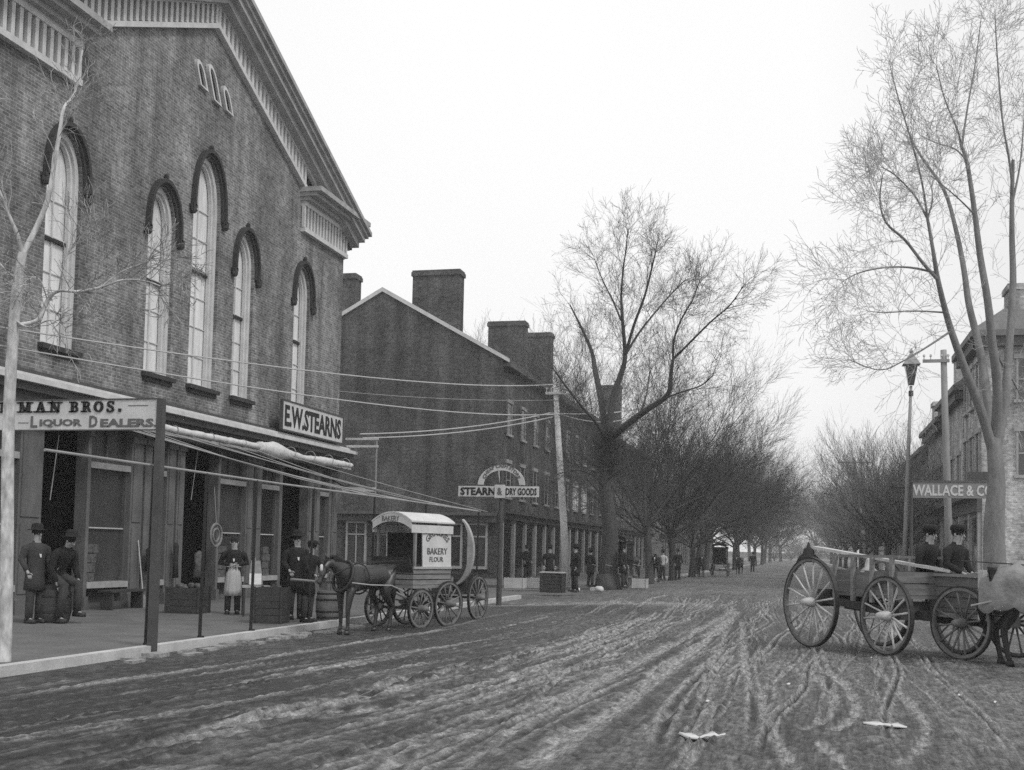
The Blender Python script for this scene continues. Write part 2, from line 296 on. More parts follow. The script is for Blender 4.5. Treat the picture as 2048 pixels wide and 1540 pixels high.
def make_ground():
    xs = np.concatenate([-np.geomspace(700, 10.4, 40), np.arange(-10.2, 8.4, .027), np.geomspace(8.6, 700, 40)])
    ys = np.concatenate([[-300, -80, -20, 0, 4], 5+np.cumsum(np.geomspace(.026, .40, 620)), np.geomspace(95, 1400, 60)])
    X, Y = np.meshgrid(xs, ys); h_ = (np.maximum(0, 24-Y)/16)**1.5; S = X+np.clip((-X-1.2)*.35, 0, 1.7)*h_+.18*np.sin(Y*.16+.6)      # rut coordinate: tracks swing to the left near the viewer
    fade = 1-sst(60, 110, Y); inx = sst(-9.4, -9.0, X)*(1-sst(6.5, 8.3, X))
    rut = (vnoise(S*10, Y*.6)*.9 + vnoise(S*17+40, Y*1.3)*.9 + vnoise(S*3.6+9, Y*.2)*.4)
    lump = .8*vnoise(X*7, Y*7)+.9*vnoise(X*14+5, Y*14)+.6*vnoise(X*24, Y*24+9); big = vnoise(X*.35, Y*.3)+.6*vnoise(X*.9+3, Y*.8)
    side = sst(1.0, 4.2, X-.12*(Y-10))                                   # smoother trodden ground at the right
    rutw = (1-.75*side)*(.35+.65*sst(-8.6, -4.5, S))
    Z = .18*sst(-9.4, -4.5, X) + fade*inx*(.024*rut*rutw + .017*lump*(1-.45*side)*(1+.5*(vnoise(X*.7,Y*.4)+.5)) + .012*big)
    pale = .30+.34*rut*rutw+.42*lump+.26*big
    tracks = [([(1060,1538),(1160,1468),(1300,1370),(1400,1290),(1475,1225)],.11,1),([(960,1440),(1150,1385),(1290,1320),(1400,1262),(1470,1218)],.10,.9),
        ([(1485,1245),(1490,1330),(1530,1420),(1565,1500),(1585,1540)],.05,1),([(1640,1335),(1690,1375),(1712,1415),(1700,1445),(1668,1462)],.05,1),([(1580,1340),(1650,1375),(1667,1400),(1650,1440),(1605,1460)],.05,.9),
        ([(1750,1340),(1810,1400),(1850,1450),(1840,1500),(1800,1530)],.05,.7),([(1640,1490),(1690,1540)],.05,.7),([(640,1440),(860,1400),(1100,1330),(1300,1270)],.08,.6),
        ([(1100,1470),(1220,1440),(1310,1360)],.07,.5),([(300,1500),(560,1440),(760,1420)],.09,.6),([(1370,1540),(1410,1420),(1430,1330),(1455,1250)],.06,.5)]
    for px, w, a in tracks:
        pts = smooth_path([tuple(onz(x, y, .16)[:2]) for x, y in px]); D = segdist(X, Y, pts)
        k = (D < 1.2); q = np.exp(-(D/w)**2); rim = np.exp(-((D-2.1*w)/(w*.9))**2)
        wob = .8+.6*vnoise(X*5, Y*5)
        Z += k*fade*a*(-.02*q+.012*rim)*wob; pale += k*a*(1.5*q*wob-.25*rim)
    rdg = random.Random(17)
    for k in range(190):                                        # single wheel tracks running with the traffic
        s0 = rdg.gauss(-2.2, 2.0); y0 = rdg.uniform(5, 34); y1 = y0+rdg.uniform(3, 15); w = rdg.uniform(.016,.034); a = rdg.uniform(.6,1.7); am = rdg.uniform(-.07,.05)
        D = S-s0-am*(Y-y0)-.06*np.sin(Y*rdg.uniform(.4,1.1)+k); win = sst(y0-1, y0+.5, Y)*(1-sst(y1-1.5, y1, Y))*a*(X > -8.8)*(.5+1.0*(vnoise(Y*1.7+k*3, X*.5)+.5))
        q = np.exp(-(D/w)**2); rim = np.exp(-((np.abs(D)-1.9*w)/(w*.8))**2); Z += fade*win*(-.022*q+.016*rim); pale += win*(.85*rim-.35*q) if k % 2 else win*(.75*q-.2*rim)
    # pale dry crossing and wet gutter
    pale += .9*np.exp(-((Y-35.2-.1*X)/1.1)**2)*sst(-9.6,-9,X)*(1-sst(-5,-2,X)); pale += .55*side
    pale -= .34*np.exp(-((X+7.0)/2.6)**2)*(Y < 33)
    pale += .35*sst(-4.5, .5, S)*(1-sst(14, 24, Y)) + .12*sst(28, 45, Y)
    n, m = X.shape; me = bpy.data.meshes.new('street'); co = np.stack([X, Y, Z], -1).reshape(-1, 3)
    idx = np.arange(n*m).reshape(n, m); q = np.stack([idx[:-1,:-1], idx[:-1,1:], idx[1:,1:], idx[1:,:-1]], -1).reshape(-1, 4)
    me.vertices.add(n*m); me.vertices.foreach_set('co', co.ravel()); me.loops.add(q.size); me.loops.foreach_set('vertex_index', q.ravel())
    me.polygons.add(len(q)); me.polygons.foreach_set('loop_start', np.arange(0, q.size, 4)); me.polygons.foreach_set('loop_total', np.full(len(q), 4)); me.polygons.foreach_set('use_smooth', np.ones(len(q), bool))
    me.update(); at = me.attributes.new('dry', 'FLOAT', 'POINT'); at.data.foreach_set('value', np.clip(pale, 0, 2).ravel().astype(np.float32)); a2_ = me.attributes.new('rutline', 'FLOAT', 'POINT'); a2_.data.foreach_set('value', S.ravel().astype(np.float32)); a3_ = me.attributes.new('streaky', 'FLOAT', 'POINT'); a3_.data.foreach_set('value', (rutw+0*Y).ravel().astype(np.float32))
    mt = bpy.data.materials.new('mud'); mt.use_nodes = True; t = mt.node_tree; nn = t.nodes; l = t.links.new; b = nn['Principled BSDF']
    a = nn.new('ShaderNodeAttribute'); a.attribute_name = 'dry'; cr = nn.new('ShaderNodeMapRange'); cr.inputs['From Max'].default_value = 1.35; cr.inputs['To Min'].default_value = .03; cr.inputs['To Max'].default_value = .27; l(a.outputs['Fac'], cr.inputs['Value'])
    c = nn.new('ShaderNodeTexCoord'); f = nn.new('ShaderNodeTexNoise'); f.inputs['Scale'].default_value = 13; f.inputs['Detail'].default_value = 9; f.inputs['Roughness'].default_value = .85; l(c.outputs['Object'], f.inputs['Vector'])
    fr = nn.new('ShaderNodeMapRange'); fr.inputs['From Min'].default_value = .3; fr.inputs['From Max'].default_value = .7; fr.inputs['To Min'].default_value = .15; fr.inputs['To Max'].default_value = 2.1; l(f.outputs['Fac'], fr.inputs['Value'])
    f2 = nn.new('ShaderNodeTexNoise'); f2.inputs['Scale'].default_value = 1; f2.inputs['Detail'].default_value = 7; f2.inputs['Roughness'].default_value = .72
    ra = nn.new('ShaderNodeAttribute'); ra.attribute_name = 'rutline'; sy = nn.new('ShaderNodeSeparateXYZ'); l(c.outputs['Object'], sy.inputs[0]); k1 = nn.new('ShaderNodeMath'); k1.operation = 'MULTIPLY'; k1.inputs[1].default_value = 24; l(ra.outputs['Fac'], k1.inputs[0]); k2 = nn.new('ShaderNodeMath'); k2.operation = 'MULTIPLY'; k2.inputs[1].default_value = 2.8; l(sy.outputs['Y'], k2.inputs[0])
    cx = nn.new('ShaderNodeCombineXYZ'); l(k1.outputs[0], cx.inputs['X']); l(k2.outputs[0], cx.inputs['Y']); l(cx.outputs[0], f2.inputs['Vector'])
    fr2 = nn.new('ShaderNodeMapRange'); fr2.inputs['From Min'].default_value = .33; fr2.inputs['From Max'].default_value = .67; fr2.inputs['To Min'].default_value = .25; fr2.inputs['To Max'].default_value = 1.8; l(f2.outputs['Fac'], fr2.inputs['Value'])
    sa = nn.new('ShaderNodeAttribute'); sa.attribute_name = 'streaky'; mxs = nn.new('ShaderNodeMix'); mxs.data_type = 'FLOAT'; l(sa.outputs['Fac'], mxs.inputs[0]); mxs.inputs[2].default_value = 1; l(fr2.outputs[0], mxs.inputs[3])
    m0 = nn.new('ShaderNodeMath'); m0.operation = 'MULTIPLY'; l(cr.outputs[0], m0.inputs[0]); l(mxs.outputs[0], m0.inputs[1])
    mm = nn.new('ShaderNodeMath'); mm.operation = 'MULTIPLY'; l(m0.outputs[0], mm.inputs[0]); l(fr.outputs[0], mm.inputs[1]); l(mm.outputs[0], b.inputs['Base Color'])
    ro = nn.new('ShaderNodeMapRange'); ro.inputs['To Min'].default_value = .55; ro.inputs['To Max'].default_value = .95; l(a.outputs['Fac'], ro.inputs['Value']); l(ro.outputs[0], b.inputs['Roughness'])
    ad = nn.new('ShaderNodeMath'); ad.operation = 'MULTIPLY_ADD'; ad.inputs[1].default_value = 1.3; l(f2.outputs['Fac'], ad.inputs[0]); l(f.outputs['Fac'], ad.inputs[2]); bp = nn.new('ShaderNodeBump'); bp.inputs['Distance'].default_value = .035; l(ad.outputs[0], bp.inputs['Height']); l(bp.outputs[0], b.inputs['Normal'])
    me.materials.append(mt); o = bpy.data.objects.new('street', me); COL.objects.link(o); o['kind'] = 'structure'
make_ground()
def slab(name, x0, x1, y0, y1, z, m='stone'): return tag(MB().box(x0, x1, y0, y1, -.4, z).build(name, m), kind='structure')
slab('sidewalk', XF-.2, KX, -6, 38.6, .12)
slab('kerb', KX, KX+.17, -6, 38.6, .135, 'kerb')
slab('sidewalk', -60, -9.0, 49.0, 330, .12); slab('kerb', -9.0, -8.83, 49.0, 330, .135, 'kerb')
slab('sidewalk', -60, XF-.25, 37.3, 38.6, .116)
tag(MB().loft([[(x,y,z) for x,z in zip(np.linspace(-700,700,15),[hh*f+.01 for f in (0,.5,.8,.6,.9,1,.7,.5,.45,.6,.9,1,.7,.4,0)])]+[(x,y+200,-2) for x in np.linspace(700,-700,15)] for y,hh in ((640,0),(700,5),(760,6))],False).build('hills','twigfar'), kind='structure')
slab('sidewalk', 4.4, 8.2, 26, 330, .30); slab('kerb', 4.23, 4.4, 26, 330, .31, 'kerb')
sm = MB()                                                      # gutter flags beside the kerb, broken and half buried
for i in range(26):
    y = 14.2+i*.42+random.uniform(-.1,.1); w = random.uniform(.12,.3); x = -9.1+random.uniform(-.2,.2)
    sm.prism([(x-w*.5,y,-.05),(x+w*.5,y+random.uniform(-.05,.1),-.05),(x+w*.55,y+.3,-.05),(x-w*.4,y+.34,-.05)], (random.uniform(-.02,.02),0,.085+random.uniform(0,.03)))
tag(sm.build('gutter_rubble', mat('dirty_flag', .27, .95, .5, 6, bump=.02, bscale=12, fine=.3, fscale=20)), kind='stuff', label='pale broken flags half sunk along the gutter below the kerb', cat='rubble')
sm = MB()
for r_ in range(2):
    for i in range(7):
        x = -9.4+i*.72; y = 35.0+.1*x+r_*.75; z = crown_z(x)
        sm.prism([(x,y,z-.05),(x+.68,y+.06,z-.05),(x+.68,y+.66,z-.05),(x,y+.6,z-.05)], (0,0,.062+random.uniform(0,.012)))
tag(sm.build('crosswalk', 'stone'), kind='structure')

# ================================================================== OPERA HALL
HY0, HYC, HY1 = 18.25, 27.65, 37.04
hall = thing('brick_hall', 'tall brick hall with pointed windows and bracketed gable at the left', 'building', (XF, HYC, .12))
def rake(y, a=15.71, s=.446): return a-s*abs(y-HYC)
wins = [(21.55,1.22,9.62,10.62),(25.47,1.22,9.62,10.62),(27.65,1.42,10.75,12.12),(29.87,1.18,9.62,10.62),(33.78,1.18,9.62,10.62)]
holes = [lancet(c, w, 5.85, zs, za) for c, w, zs, za in wins]
wall = poly_fill([(HY0,4.3),(HY1,4.3),(HY1,rake(HY1)+.55),(HYC,16.3),(HY0,rake(HY0)+.55)], holes, XF, .34)
wall.box(XF-30, XF-.01, HY0-.0, HY0+.3, 0, 12.0).box(XF-30, XF-.01, HY1-.3, HY1-.002, 0, 12.0)
wall.prism([(XF-30,HY0,0),(XF-30,HY1,0),(XF-30,HY1,12),(XF-30,HYC,16),(XF-30,HY0,12)], (.3,0,0))
wo_ = wall.build('wall', 'brick', hall, True)
MB().prism([(XF+.1,HY0-.5,12.35),(XF+.1,HYC,16.75),(XF+.1,HY1+.5,12.35),(XF+.1,HY1+.5,12.15),(XF+.1,HYC,16.5),(XF+.1,HY0-.5,12.15)], (-30.4,0,0)).build('roof', 'slate', hall, True)
PX = lambda a, b, d: (XF+d, a, b)
def fixed_window(c, w, zs, za, mz):
    o1 = lancet(c, w, 5.85, zs, za); o2 = lancet(c, w, 5.85, zs, za, inset=.12); o3 = lancet(c, w, 5.85, zs, za, inset=.19)
    mb = MB(); band(mb, o1, o2, PX, -.24, -.10); band(mb, o2, o3, PX, -.27, -.17)
    fr = mb.build('window', 'white', hall, True)
    g = MB(); g.prism([PX(a, b, -.30) for a, b in o2], (-.03,0,0)); g.build('pane', 'skypane', fr).location = -Vector(fr.parent.location)
    s = MB(); s.box(XF-.297, XF-.22, c-w/2+.19, c+w/2-.19, mz-.035, mz+.035); s.build('meeting_rail', 'black', fr).location = -Vector(fr.parent.location)
    s = MB(); s.box(XF-.297, XF-.262, c-.018, c+.018, 5.95, za-.25)
    for z in np.arange(6.7, zs, .8): s.box(XF-.297, XF-.27, c-w/2+.19, c+w/2-.19, z-.012, z+.012)
    s.build('glazing_bar', 'white', fr).location = -Vector(fr.parent.location)
    # hood mould with label stops, and a stone sill
    h0, h1, h2 = lancet(c, w+.02, zs-.2, zs, za+.02), lancet(c, w+.16, zs-.2, zs, za+.10), lancet(c, w+.32, zs-.2, zs, za+.2)
    hm = MB(); band(hm, h0, h1, PX, 0, .07, (0,)); band(hm, h1, h2, PX, 0, .15, (0,))
    for s_ in (-1, 1): hm.blob(PX(c+s_*(w/2+.15), zs-.3, .08), (.1,.11,.12), 5+int(c), 5, 8).box(XF, XF+.15, c+s_*(w/2+.05), c+s_*(w/2+.24), zs-.24, zs-.16)
    hm.blob(PX(c, za+.26, .07), (.07,.06,.09), 2, 5, 8)
    hm.build('hood_mould', 'brown', fr).location = -Vector(fr.parent.location)
    MB().box(XF, XF+.14, c-w/2-.08, c+w/2+.08, 5.74, 5.85).box(XF, XF+.07, c-w/2-.02, c+w/2+.02, 5.64, 5.74).build('sill', 'brown', fr).location = -Vector(fr.parent.location)
for i, (c, w, zs, za) in enumerate(wins): fixed_window(c, w, zs, za, 8.98 if i == 2 else 8.22)
# ventilator of three slim arches high in the gable
vt = MB(); vd = MB()
for c, z0, z1 in ((26.95,13.85,14.4),(27.66,13.8,14.6),(28.37,13.85,14.4)):
    a = lancet(c, .42, z0-.1, z1-.3, z1); b = lancet(c, .42, z0-.1, z1-.3, z1, inset=.08); a = [(y-(z-14.1)*.5, z-(y-27.66)*.1) for y, z in a]; b = [(y-(z-14.1)*.5, z-(y-27.66)*.1) for y, z in b]; band(vt, a, b, PX, 0, .09); vd.prism([PX(y, z, .004) for y, z in b], (.02,0,0))
v_ = vt.build('gable_ventilator', 'white', hall, True); vd.build('louvre', 'dark', v_).location = -Vector(hall.location)
# raking cornice, frieze with pierced slots, cornice returns
fz = MB(); bk = MB(); cr = MB()
for s_ in (-1, 1):
    Yq = lambda d: HYC+s_*d
    def slab_(d0, z0, d1, z1, lo, hi, x0, x1, mb):
        q = [(Yq(d0),z0+lo),(Yq(d1),z1+lo),(Yq(d1),z1+hi),(Yq(d0),z0+hi)]; mb.prism([(XF+x0,a,b) for a, b in q], (x1-x0,0,0))
    zi = lambda d: 15.71-.446*d
    slab_(0, zi(0), 6.0, zi(6.0), 0, .14, 0, .16, fz); slab_(0, zi(0), 6.6, zi(6.6), .66, .8, 0, .16, fz)
    bk.prism([(XF+.003,Yq(0),15.8),(XF+.003,Yq(6.3),zi(6.3)+.14),(XF+.003,Yq(6.9),zi(6.9)+.7),(XF+.003,Yq(0),16.4)], (.03,0,0))
    for k in range(24):
        d = .08+k*.25; y = Yq(d); z = zi(d); fz.prism([(XF+.033,y-.062,z+.14),(XF+.033,y+.062,z+.14),(XF+.033,y+.062,z+.70),(XF+.033,y-.062,z+.70)], (.1,0,0))
    T = lambda d: 16.5-.43*d
    slab_(0, 16.43, 9.75, 16.43-.43*9.75, -.05, .16, .12, .42, cr); slab_(0, 16.43, 9.8, 16.43-.43*9.8, .16, .34, .02, .62, cr); slab_(0, 16.43, 9.88, 16.43-.43*9.88, .34, .46, -.1, .72, cr); slab_(0, 16.43, 9.95, 16.43-.43*9.95, .46, .60, -.1, .82, cr)
    a, b = sorted((Yq(5.85), Yq(9.42)));
    # return: panel of slots under a short level cornice
    fz.box(XF, XF+.16, a, b, 12.56, 12.72).box(XF, XF+.16, a, b, 11.72, 11.86); bk.box(XF+.003, XF+.03, a+.02, b-.02, 11.86, 12.56)
    for k in range(15): y = a+.04+k*(b-a-.12)/14; fz.box(XF+.03, XF+.13, y-.055, y+.055, 11.86, 12.56)
    e0, e1 = (a-.15, b+.55) if s_ > 0 else (a-.55, b+.15)
    cr.box(XF, XF+.32, e0+.1, e1-.25, 12.72, 12.84).box(XF, XF+.55, e0+.05, e1-.1, 12.84, 12.97).box(XF, XF+.75, e0, e1, 12.97, 13.12)
    # same trim turning the corner on the side wall
    yy = HY1 if s_ > 0 else HY0; sg = s_
    cr.box(XF-30, XF, yy, yy+sg*.55, 12.15, 12.35); fz.box(XF-30, XF, yy, yy+sg*.12, 11.72, 12.15)
fz.build('frieze', 'white', hall, True); bk.build('frieze_panel', 'black', hall, True); cr.build('cornice', 'cream', hall, True)
# storefront
MB().box(XF-.3, XF+.02, HY0, HY1, 4.30, 4.62).build('fascia', 'trimdark', hall, True)
sc_ = MB(); sc_.box(XF, XF+.62, HY0-.2, HY1+.3, 4.86, 4.97).box(XF, XF+.4, HY0-.15, HY1+.2, 5.0, 5.07)
sc_.build('storefront_cornice', 'white', hall, True)
MB().box(XF, XF+.5, HY0-.2, HY1+.25, 4.70, 4.857).box(XF-.02, XF+.34, HY0-.2, HY1+.2, 4.40, 4.70).box(XF, XF+.3, HY0-.2, HY1+.1, 5.07, 5.16).build('cornice_soffit', 'trimdark', hall, True)
MB().box(XF+.02, XF+.44, HY0-.2, HY1+.2, 4.33, 4.397).build('architrave', 'cream', hall, True)
pil = [(18.3,18.8),(20.4,21.15),(22.72,22.84),(24.45,24.95),(25.05,25.34),(26.05,26.45),(26.55,26.9),(28.68,28.8),(30.33,30.75),(30.85,31.3),(32.5,32.7),(34.6,35.05),(35.15,35.55),(36.3,36.5),(36.6,37.04)]
for a, b in pil:
    p = MB(); p.box(XF-.25, XF+.06, a, b, .12, 4.30).box(XF-.25, XF+.11, a-.02, b+.02, .12, .42).box(XF-.25, XF+.12, a-.02, b+.02, 4.05, 4.2)
    if b-a > .3: p.box(XF+.05, XF+.085, a+.07, b-.07, .55, 2.0).box(XF+.05, XF+.085, a+.07, b-.07, 2.15, 3.95)
    p.build('pilaster', mat('pilaster_paint', .13, .7, .35, 3, fine=.2, stretch=(1,1,.4)), hall, True)
def shop_window(a, b, m='glassg', rail=True):
    w = MB(); w.box(XF-.2, XF-.05, a, a+.06, .74, 4.3).box(XF-.2, XF-.05, b-.06, b, .74, 4.3).box(XF-.16, XF-.08, (a+b)/2-.025, (a+b)/2+.025, 3.48, 4.3)
    w.box(XF-.2, XF-.02, a, b, .12, .26).box(XF-.2, XF-.02, a, a+.12, .26, .6).box(XF-.2, XF-.02, b-.12, b, .26, .6)
    o = w.build('shop_window', 'grey', hall, True)
    for nm, g, mm in (('pane', MB().box(XF-.15, XF-.13, a, b, .74, 4.3), m), ('panel', MB().box(XF-.21, XF-.15, a, b, .2, .6), 'wooddark')): g.build(nm, mm, o).location = -Vector(hall.location)
    for z0, z1, d in ((3.34,3.48,.05),(.60,.74,.08)): MB().box(XF-.22, XF+d, a, b, z0, z1).build('ledge', 'cream', o).location = -Vector(hall.location)
    if rail: MB().bar((XF-.08,a+.06,1.98),(XF-.08,b-.06,1.98),.03).build('rail', 'woodpale', o).location = -Vector(hall.location)
for a, b, m in ((18.8,20.4,'glass'),(22.84,24.45,'glassg'),(25.34,26.05,'glass'),(28.8,30.33,'glassg'),(31.3,32.5,'glass'),(35.55,36.3,'glassg')): shop_window(a, b, m)
for a, b in ((21.15,22.72),(26.9,28.68),(32.7,34.6)):
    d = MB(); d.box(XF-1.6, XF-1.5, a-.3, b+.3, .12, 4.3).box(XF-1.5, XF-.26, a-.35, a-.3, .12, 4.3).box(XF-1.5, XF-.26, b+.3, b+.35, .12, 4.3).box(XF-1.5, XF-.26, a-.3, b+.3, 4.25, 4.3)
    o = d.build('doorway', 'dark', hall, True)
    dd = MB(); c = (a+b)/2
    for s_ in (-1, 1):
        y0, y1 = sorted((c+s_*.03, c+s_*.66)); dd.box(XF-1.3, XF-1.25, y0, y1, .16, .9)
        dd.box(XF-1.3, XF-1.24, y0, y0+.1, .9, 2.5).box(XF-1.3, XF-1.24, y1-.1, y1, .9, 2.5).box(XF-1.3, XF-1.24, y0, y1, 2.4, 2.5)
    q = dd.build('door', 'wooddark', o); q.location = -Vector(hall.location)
# sign boards on this front
st = thing('shop_sign', 'long white board lettered E.W.STEARNS above the storefront cornice', 'sign', (XF+.5, 33.85, 5.16))
MB().box(-.03, .03, -2.3, 2.3, .0, .86).build('board', 'white', st); 
fb = MB().box(-.045,.055,-2.34,-2.3,-.02,.88).box(-.045,.055,2.3,2.34,-.02,.88).box(-.045,.055,-2.3,2.3,.86,.9).box(-.045,.055,-2.3,2.3,-.04,0); fb.build('frame', 'trimdark', st)
text_obj('E.W.STEARNS', .66, 'letter', st, (.036,-2.15,.1), (R(90),0,R(90)), bold=.022, width=4.3)
# awning: rolled canvas, front rail on thin posts, and the guy ropes between
aw = thing('kerb_awning', 'pipe awning rail on thin kerb posts in front of the storefront', 'awning', (KX, 22, .12))
MB().tube([(KX, 13.0, 2.86),(KX, 20, 2.84),(KX,27,2.85),(KX,33.8,2.83)], .02, 8).build('rail', 'rope', aw, True)
for y in (15.6, 17.2, 19.0, 21.5, 24.9, 28.6, 33.6): MB().tube([(KX-.02,y,.12),(KX,y,2.85)], [.03,.026], 8).tube([(KX,y,.12),(KX,y,.16)], .06, 8).build('post', 'black', aw, True)
rd = random.Random(4)
rolls = [(20.6,29.4,0,'long furled awning roll under the storefront cornice, nearest the sapling'),(29.4,36.4,1,'loosely bunched awning roll at the far end of the storefront')]
for a, b, k, lb in rolls:
    mb = MB(); n = 60; pts = []; rs = []
    for i in range(n+1):
        y = a+(b-a)*i/n; r0 = .085 if k == 0 else (.11+.10*math.exp(-((y-30.4)/.9)**2)+.025*math.sin(y*1.7))
        pts.append((XF+.85+rd.uniform(-.01,.01)+(0 if k == 0 else .03*math.sin(y*5)), y, 4.42-(.0 if k == 0 else .06*math.sin((y-a)/(b-a)*math.pi))+rd.uniform(-.008,.008))); rs.append(max(.05, r0*(1+.06*math.sin(y*7.3)+rd.uniform(-.04,.04))))
    if k: rs[-1] = .03; rs[-2] = .07
    o = mb.tube(pts, rs, 10).build('awning_roll', 'canvas', None, smooth=True); tag(o, lb, 'awning', 'furled awnings')
    for i in range(5): y = a+(b-a)*(i+.5)/5; MB().ring((XF+.85, y, 4.42), .1+(.08 if k else 0), .012, 'y', 14, 5).build('tie', 'rope', o)
    for i in range(3): y = a+(b-a)*(i+.5)/3; MB().bar((XF+.85,y,4.5),(XF+.3,y,4.42),.03).build('bracket', 'black', o)
rp = [((150,862),(740,985)),((190,866),(800,997)),((232,868),(835,1002)),((272,872),(868,1006)),((315,880),(880,1006)),((372,898),(900,1009)),((440,902),(930,1013)),((500,915),(955,1018)),((560,905),(975,1022))]
for i, (p, q) in enumerate(rp):
    a = onx(*p, XF+.75); b = onx(*q, KX); a.z = 4.36; b.z = 2.85; mid = [(a.lerp(b, t))-Vector((0,0,(.04+.07*((i*5)%4))*math.sin(math.pi*t))) for t in np.linspace(0,1,9)]
    tag(MB().tube(mid, .013, 5).build('guy_rope', 'rope'), 'guy rope slanting from the storefront fascia to the awning rail', 'rope', 'guy ropes of the awning')

# ================================================================== second building, row beyond
def gable_row(name, label, Xf, y0, y1, eave, ridge, depth, m, rows, ncol, shop=True, chims=(), trim='white', wtrim='cream'):
    t = thing(name, label, 'building', (Xf, y0, .12)); Xr = Xf-depth/2
    w = MB(); w.prism([(Xf,y0,.05),(Xf,y0,eave),(Xr,y0,ridge),(Xf-depth,y0,eave),(Xf-depth,y0,.05)], (0,y1-y0,0)); w.build('wall', m, t, True)
    dz = (ridge-eave)/(depth/2); r = MB()
    r.prism([(Xf+.35,y0+.02,eave-.35*dz+.02),(Xr,y0+.02,ridge+.02),(Xf-depth-.35,y0+.02,eave-.35*dz+.02),(Xf-depth-.35,y0+.02,eave-.35*dz+.17),(Xr,y0+.02,ridge+.19),(Xf+.35,y0+.02,eave-.35*dz+.17)], (0,y1-y0,0))
    ro = r.build('roof', 'slate', t, True)
    b = MB()
    for sg in (1,-1):
        xa = Xr+sg*(depth/2+.36); b.prism([(Xr,y0-.1,ridge-.02),(xa,y0-.1,eave-.36*dz-.02),(xa,y0-.1,eave-.36*dz+.2),(Xr,y0-.1,ridge+.22)], (0,.118,0))
    b.build('verge_board', trim, t, True); MB().box(Xf+.012, Xf+.42, y0+.03, y1, eave-.42, eave-.22).build('eaves_board', 'trimdark', t, True)
    for (xa, xb, yc, zt) in chims:
        zb = ridge-abs((xa+xb)/2-Xr)*dz-1.5; c = MB().box(xa, xb, yc-.45, yc+.45, zb, zt-.32).box(xa-.07, xb+.07, yc-.52, yc+.52, zt-.32, zt-.1).box(xa-.03, xb+.03, yc-.48, yc+.48, zt-.1, zt)
        c.build('chimney', m, ro).location = -Vector(t.location)
    # windows: frame proud of the wall, glass, shutters
    for z0, z1 in rows:
        for i in range(ncol):
            yc = y0+(y1-y0)*(i+.5)/ncol; f = MB().box(Xf+.002, Xf+.09, yc-.6, yc+.6, z1, z1+.2).box(Xf+.002, Xf+.12, yc-.62, yc+.62, z0-.12, z0).box(Xf+.002,Xf+.05,yc-.5,yc-.42,z0,z1).box(Xf+.002,Xf+.05,yc+.42,yc+.5,z0,z1).box(Xf+.002,Xf+.04,yc-.42,yc+.42,(z0+z1)/2-.03,(z0+z1)/2+.03)
            fo = f.build('window', wtrim, t, True); MB().box(Xf+.002, Xf+.012, yc-.42, yc+.42, z0, z1).build('pane', 'skypane' if abs(yc-82)<2 and z0 < 6 else 'glass', fo).location = -Vector(t.location)
            for sg in (-1,1):
                sh = MB(); ya, yb = sorted((yc+sg*.52, yc+sg*.95)); sh.box(Xf+.002, Xf+.045, ya, yb, z0, z1)
                for k in range(8): sh.bar((Xf+.05,ya+.05,z0+.15+k*(z1-z0-.2)/8),(Xf+.05,yb-.05,z0+.15+k*(z1-z0-.2)/8),.05,.03)
                sh.build('shutter', 'white' if abs(yc-82)<2 and z0 < 6 else 'trimdark', fo).location = -Vector(t.location)
    if shop:
        n = max(2, int((y1-y0)/2.4)); c = MB().box(Xf+.01, Xf+.5, y0-.1, y1, 3.62, 3.78).box(Xf+.01, Xf+.3, y0-.1, y1, 3.3, 3.62); c.build('storefront_cornice', 'trimdark', t, True)
        for i in range(n):
            a = y0+(y1-y0)*i/n; MB().box(Xf+.002, Xf+.16, a+.05, a+.42, .12, 3.3).build('pilaster', wtrim, t, True)
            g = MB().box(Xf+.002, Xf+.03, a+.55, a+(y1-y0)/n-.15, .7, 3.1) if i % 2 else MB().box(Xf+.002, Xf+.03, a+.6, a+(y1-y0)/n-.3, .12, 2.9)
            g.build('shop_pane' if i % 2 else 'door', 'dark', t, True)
    return t
B2 = gable_row('brick_row', 'dark brick building with a wide plain gable end and tall chimneys', -15.9, 59.4, 88, 11.95, 15.85, 14.0, 'brick2', [(4.55,6.4),(8.0,9.7)], 9, True,
   [(-21.2,-18.5,59.95,16.97),(-27.3,-24.6,59.95,16.97),(-20.2,-17.75,72,16.5),(-20.3,-18.35,82.5,17.75)])
# storefront on the gable end, facing the cross street
g = MB().box(-29.5, -16.0, 58.75, 59.38, 3.45, 3.62).box(-29.5, -16.05, 59.0, 59.38, 3.1, 3.45); g.build('side_cornice', 'grey', B2, True)
for i, (a, b) in enumerate(((-24.6,-23.4),(-23.0,-21.4),(-21.1,-19.6),(-19.3,-17.9),(-17.6,-16.5))):
    f = MB().box(a, b, 59.2, 59.38, 2.95, 3.08).box(a, b, 59.2, 59.38, .6, .75).box(a, a+.1, 59.22, 59.38, .75, 2.95).box(b-.1, b, 59.22, 59.38, .75, 2.95).box(a, b, 59.24, 59.38, 2.3, 2.38).box((a+b)/2-.03,(a+b)/2+.03,59.25,59.38,.75,2.95)
    fo = f.build('side_window', 'cream' if i in (0,3,4) else 'grey', B2, True); MB().box(a+.1, b-.1, 59.3, 59.36, .75, 2.95).build('pane', 'glass' if i%2 else 'glassg', fo).location = -Vector(B2.location)
gable_row('brick_row', 'long dark brick row with shuttered windows beyond the gabled brick building', -15.9, 88.4, 122, 11.4, 15.6, 13, brick_mat('far_row_brick', .12), [(4.6,6.4),(8.0,9.7)], 9, True, [(-19.8,-17.8,112,18.1)])
gable_row('frame_house', 'low pale frame house among the trees far down the left side', -15.2, 124, 136, 5.8, 8.6, 9, mat('clapboard', .4, .8, .2), [(3.9,5.1)], 4, True)
